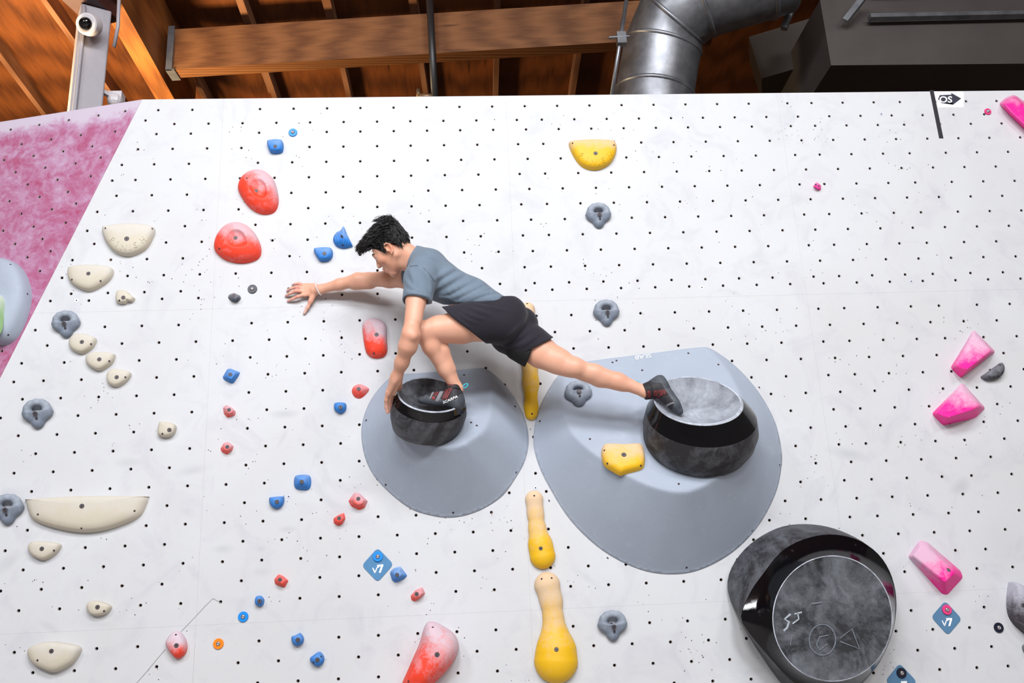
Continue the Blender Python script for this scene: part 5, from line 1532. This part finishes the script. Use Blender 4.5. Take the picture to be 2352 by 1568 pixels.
lk.build('hair_locks', M_HAIR, hair, True)

# --- t-shirt
sh = SDF()
for s in (1, -1):
    sh.chain([T[0]+SAX*.090*s, T[1]+SAX*.074*s, T[2]+SAX*.056*s, J(1125, 712, .42)+SAX*.06*s], [.074, .098, .097, .100], .04)
sh.ell(J(985, 606, .44), (.085, .12, .07), None, .05)                               # upper back
sh.cone(NB+HU*.012, T[0], .074, .09, .04)
slv = SDF(); hemL = J(957, 694, .63)
slv.chain([J(974, 622, .560), J(966, 640, .600), J(956, 705, .640)], [.085, .080, .073], .03)
slv.plane(hemL, unit(J(952, 720, .652)-J(964, 650, .610)+cv(0, 0, -.0)), .003)
sh.sub(slv, .03)
slr = SDF(); hemR = J(946, 634, .275)
slr.chain([J(958, 628, .31), J(935, 634, .265), J(896, 638, .185)], [.085, .078, .072], .03)
slr.plane(hemR, unit(J(895, 640, .19)-SR), .003)
sh.sub(slr, .03)
# hollow neck and sleeve openings
sh.cone(NB-HU*0+HF*0, hd(-.02, -.02), .064, .068, .006, 'cut')
sh.cone(J(957, 688, .63), J(949, 735, .665), .061, .061, .004, 'cut')
sh.cone(J(948, 634, .28), J(890, 640, .18), .064, .064, .004, 'cut')
# shirt hem over the hips, lower edge of the chest
hem_n = unit(np.cross(J(1188, 691, .42)-J(1058, 698, .42), CF)); hem_n = hem_n if np.dot(hem_n, CD) > 0 else -hem_n
sh.plane(J(1120, 695, .42), hem_n, .006)
sh.plane(J(1196, 690, .42), unit(cv(.9, -.3, 0)), .02)
def folds(base, lines, r, k, sink=.004):
    new = []
    for pl, rr in lines:
        P = np.array(pl, float); L = np.r_[0, np.cumsum(np.hypot(*np.diff(P, axis=0).T))]
        t = np.linspace(0, L[-1], 9); q = []
        deg = min(2, len(P)-1)
        xs, ys = np.polyval(np.polyfit(L, P[:, 0], deg), t), np.polyval(np.polyfit(L, P[:, 1], deg), t)
        PP, NN, OK = base.trace_many(list(zip(xs, ys)))
        for n_, (p, n, ok) in enumerate(zip(PP, NN, OK)):
            if not ok or abs(p[1]) < .02: continue
            w = math.sin(math.pi*(n_+.6)/9.2)
            q.append((p-n*(sink+.006*(1-w)), r*rr*(.45+.55*w)))
        for a, b in zip(q[:-1], q[1:]):
            if np.linalg.norm(a[0]-b[0]) < .06: new.append((a[0], b[0], a[1], b[1]))
    ridge = SDF()
    for a, b, ra, rb in new: ridge.cone(a, b, ra, rb, .003)
    base.sub(ridge, k)
folds(sh, [([(1000, 640), (1030, 622), (1062, 604)], 1.0), ([(1003, 662), (1040, 640), (1082, 620)], 1.1), ([(1008, 680), (1050, 660), (1100, 632)], 1.1), ([(1030, 686), (1075, 668), (1122, 644)], 1.2),
           ([(1058, 690), (1100, 672), (1140, 656)], 1.3), ([(1068, 692), (1082, 682), (1110, 676), (1150, 672)], 1.4), ([(1064, 680), (1078, 668), (1100, 660)], 1.0), ([(1090, 690), (1130, 683), (1176, 680)], .9),
           ([(940, 618), (950, 640), (955, 665)], .8), ([(962, 612), (985, 640), (990, 668)], .9), ([(930, 640), (948, 660), (975, 672)], .7), ([(930, 668), (955, 676), (983, 680)], .7),
           ([(972, 572), (1005, 590), (1035, 604)], .8), ([(945, 600), (975, 590), (1010, 600)], .7), ([(990, 690), (1020, 682), (1045, 690)], .8),
           ([(1035, 600), (1060, 618), (1078, 640)], .6), ([(1085, 626), (1100, 640), (1112, 662)], .7)], .0110, .017, .0030)
me, _ = sdf_mesh('t_shirt', sh, .0042, PO, 1); shirt = link('t_shirt', me, person, M_SHIRT)
# stitched sleeve hem and shoulder seam
def seam(base, pl, r, name, parent, mat):
    P_, N_, ok = base.trace_many(pl); q = [p+n*.0018-PO for p, n, k in zip(P_, N_, ok) if k]
    m = MB(); m.tube(q, r, 6); return m.build(name, mat, parent, True)
M_SEAM = plain('grey_seam', srgb(86, 98, 112), .85)
seam(sh, [(932, 690), (945, 690), (960, 687), (975, 684), (984, 681)], .0014, 'sleeve_seam', shirt, M_SEAM)
seam(sh, [(930, 618), (942, 612), (958, 610), (975, 618), (988, 632), (997, 646)], .0014, 'shoulder_seam', shirt, M_SEAM)

# --- shorts
so = SDF()
for s in (1, -1): so.chain([J(1112, 708, .42)+SAX*.058*s, J(1150, 738, .42)+SAX*.06*s], [.098, .112], .04)
so.ell(J(1162, 722, .475), (.110, .095, .105), None, .025)                            # near buttock
so.ell(J(1195, 745, .37), (.095, .095, .095), None, .025)                              # far buttock
tl = SDF(); tl.chain([J(1138, 738, .485), J(1085, 742, .51), J(1020, 748, .535)], [.112, .106, .098], .03)
nL = unit(np.cross(J(1118, 790, .52)-J(1010, 700, .52), CF)); nL = nL if np.dot(nL, cv(-.65, .76, 0)) > 0 else -nL
tl.plane(J(1062, 744, .52), nL, .003)
so.sub(tl, .018)
tr = SDF(); tr.chain([J(1172, 766, .375), J(1215, 790, .39), J(1275, 826, .41)], [.112, .100, .094], .03)
nR = unit(np.cross(J(1268, 776, .40)-J(1180, 822, .40), CF)); nR = nR if np.dot(nR, cv(.58, .81, 0)) > 0 else -nR
tr.plane(J(1226, 798, .40), nR, .003)
so.sub(tr, .018)
so.cone(J(1062, 746, .52)+nL*.03, J(1085, 744, .508)-nL*.0, .096, .088, .004, 'cut')
so.cone(J(1236, 806, .398)+nR*.02, J(1212, 792, .392), .091, .084, .004, 'cut')
so.plane(J(1120, 684, .42), -hem_n, .006)
folds(so, [([(1095, 700), (1125, 706), (1160, 712)], .7), ([(1150, 790), (1180, 795), (1215, 780)], .8), ([(1075, 705), (1100, 715), (1125, 722)], 1.0), ([(1060, 712), (1085, 726), (1110, 732)], 1.0), ([(1045, 715), (1070, 732), (1098, 742)], .8), ([(1030, 712), (1055, 735), (1080, 752)], .6),
           ([(1205, 735), (1180, 760), (1165, 775)], 1.0), ([(1222, 752), (1198, 772), (1178, 788)], 1.0), ([(1238, 766), (1212, 785), (1190, 800)], .9), ([(1228, 762), (1195, 790), (1160, 790)], .7)], .0105, .015, .0028)
me, _ = sdf_mesh('shorts', so, .0040, PO, 1); shorts = link('shorts', me, person, M_SHORT)
ln = SDF(); ln.chain([J(1196, 790, .385), J(1234, 816, .398)], [.094, .086], .01); ln.plane(J(1214, 822, .395), unit(cv(.93, .36, 0)), .003); ln.plane(J(1195, 802, .40), unit(cv(.0, -1, 0)), .01)
me, _ = sdf_mesh('liner', ln, .005, PO, 1); link('liner', me, shorts, M_LINER)

# --- bracelet
ax = unit(J(760, 660, .07)-J(722, 666, .045)); cB = J(732, 665, .050)
m = MB(); b1 = unit(np.cross(ax, (0, 0, 1.0))); b2 = np.cross(ax, b1)
for k in range(26):
    a = 2*math.pi*k/26; m.sphere(cB+(b1*math.cos(a)+b2*math.sin(a))*.0315+ax*(.010*math.sin(a))-PO, .0040, 8, 6)
m.build('bracelet', plain('white_beads', srgb(228, 226, 228), .35), person, True)

# ------------------------------------------------------------------ climbing shoes
def shoe_upper_mat():
    t = NT('shoe_upper'); n = t.noise(t.coords(), 40, 4)
    return t.out(t.ramp(n, [(.3, srgb(30, 29, 33)), (.75, srgb(48, 46, 52))]), .7)
def rubber_mat():
    t = NT('shoe_rubber'); co = t.coords(); n = t.noise(co, 16, 6, .6, .6); n2 = t.noise(co, 120, 2)
    t.bump(n2, .1, .002)
    return t.out(t.ramp(n, [(.35, srgb(50, 54, 61)), (.8, srgb(92, 98, 107))]), .62)
def camo_mat():
    t = NT('red_camo_strap'); co = t.coords(scale=(1, 1, 1)); w = t.n('ShaderNodeTexWave'); w.inputs['Scale'].default_value = 30; w.inputs['Distortion'].default_value = 18; w.inputs['Detail'].default_value = 2
    t.L(co, w.inputs['Vector'])
    return t.out(t.ramp(w.outputs['Fac'], [(.42, srgb(30, 24, 28)), (.58, srgb(128, 38, 40))]), .7)
M_SUP, M_RUB, M_CAMO = shoe_upper_mat(), rubber_mat(), camo_mat()
M_PATCH = plain('grey_suede_patch', srgb(122, 122, 127), .8); M_CYAN = plain('cyan_webbing', srgb(36, 186, 206), .6); M_BLKW = plain('black_webbing', srgb(24, 22, 26), .7)
def shoe(label, O, F, U, ank, far=False):
    F = unit(F); U = unit(U-F*np.dot(U, F)); L = np.cross(U, F); L = L if np.dot(L, CF) < 0 else -L
    def q(f, u, l=0.0): return O+F*f+U*u+L*l
    s = SDF()
    s.ell(q(.034, .034), (.036, .040, .031), (F, U, L), .01)
    s.cone(q(.035, .030), q(.115, .032), .030, .031, .03)
    s.cone(q(.115, .030), q(.165, .026), .034, .033, .02, flat=(U, .82))
    s.cone(q(.160, .024, .004), q(.205, .020, -.004), .033, .021, .02, flat=(U, .78))
    s.cone(q(.060, .056), q(.150, .040), .026, .022, .03)
    s.cone(q(.050, .050), ank, .038, .0385, .02)
    s.cone(q(.018, .030), ank*.75+q(.0, .06)*.25-F*.012, .024, .018, .02)
    s.plane(O-U*.0, -U, .006)
    nA = unit(ank-q(.05, .05)); s.plane(ank+nA*.004, nA, .004)
    s.cone(ank-nA*.006, ank+nA*.05, .034, .034, .003, 'cut')
    root = empty('climbing_shoe', tuple(O-PO)); root.parent = person; root['label'] = label
    def part(name, sdf, mat, h=.0030, par=root):
        me, _ = sdf_mesh(name, sdf, h, O, 1); return link(name, me, par, mat)
    part('upper', s, M_SUP)
    r = SDF(); r.sub(s, .002, grow=.0016)
    lim = SDF()                                         # rubber: sole edge, heel cup and toe box
    lim.cone(q(.00, .004), q(.25, .002), .034, .020, .01)
    lim.ell(q(.006, .034), (.050, .046, .06), (F, U, L), .012)
    lim.ell(q(.205, .016), (.062, .038, .06), (F, U, L), .012)
    for sg in (1, -1): lim.cone(q(.02, .016, .03*sg), q(.20, .012, .03*sg), .026, .024, .01)
    r.func(lambda P: lim(P), (-9,)*3, (9,)*3, .003, 'int')
    part('rubber', r, M_RUB)
    def band(name, f0, f1, u0, mat, grow, tilt=.35, par=root):
        b = SDF(); b.sub(s, .002, grow=grow)
        d = unit(F+U*tilt)
        b.plane(q(f0, .04), -d, .001); b.plane(q(f1, .04), d, .001); b.plane(q(.1, u0), -U, .001)
        return part(name, b, mat, .0025, par)
    st = band('strap', .080, .112, .036, M_CAMO, .0045)
    if not far:
        band('suede_patch', .117, .136, .020, M_PATCH, .0026)
        band('mesh_patch', .138, .158, .026, M_CAMO, .0024)
    band('suede_patch', .160, .170, .030, M_PATCH, .0026)
    cf = SDF(); cf.cone(ank-nA*.024, ank+nA*.006, .0435, .0415, .004); cf.plane(ank+nA*.010, nA, .003); cf.plane(ank-nA*.030, -nA, .003); cf.cone(ank, ank+nA*.05, .037, .037, .002, 'cut')
    part('ankle_cuff', cf, M_BLKW, .0028)
    # tongue, heel tab and pull loop
    m = MB(); a = ank+F*.034
    m.tube([q(.085, .075)-O, a-O+U*.0, a+nA*.018-O], [.012, .013, .009], 10); m.build('tongue', M_BLKW, root, True)
    hb = ank-F*.036
    m = MB(); m.bar(hb-nA*.030-O, hb+nA*.022-O, .007, .020, L); m.build('heel_tab', M_BLKW, root)
    m = MB(); c0 = hb-F*.012+nA*.0; lp = [c0-O+(-F*.7+nA*.7)*(.017*(1-math.cos(k*math.pi/6)))+unit(F*.7+nA*.7)*(.008*math.sin(k*math.pi/6)) for k in range(13)]
    m.tube(lp, .0026, 8, False); m.build('pull_loop', M_CYAN, root, True)
    return s, r, root, st
# near foot: stands on the rim of the smaller bowl
OL = J(1061, 940, .415)
sL_, rL_, shL, stL = shoe('dark grey climbing shoe on the near foot, with cyan pull loop and white lettering', OL, J(962, 927, .435)-OL, cv(.05, -1.0, .12), J(1042, 887, .418))
gL_ = SDF(); gL_.sub(sL_, .002, grow=.0030)
def mpS(x, y):
    px, py = 1017.5+x*9.35-y*3.0*.3, 927.5-x*4.15-y*8.2
    return px, py
tv, tf = text_polys('SCARPA', 1.0, 0.0, .02)
P_, N_, ok = gL_.trace_many([mpS(v[0], v[1]) for v in tv])
t_ = link('lettering', mesh('lettering', [p+n*.0004-PO for p, n in zip(P_, N_)], tf), person, M_WHITE)
t_.parent = shL; t_.location = tuple(-np.array(shL.location))
# far foot: toe pressed into the larger bowl
toeP = onplane(1584, 962, cRt-NR*.036, NR)
OR = J(1522, 862, .40)
sR_, rR_, shR, stR = shoe('dark grey climbing shoe on the far foot, heel up and toe in the larger bowl', OR, toeP-OR, cv(-.80, .60, -.15), J(1482, 899, .405), True)
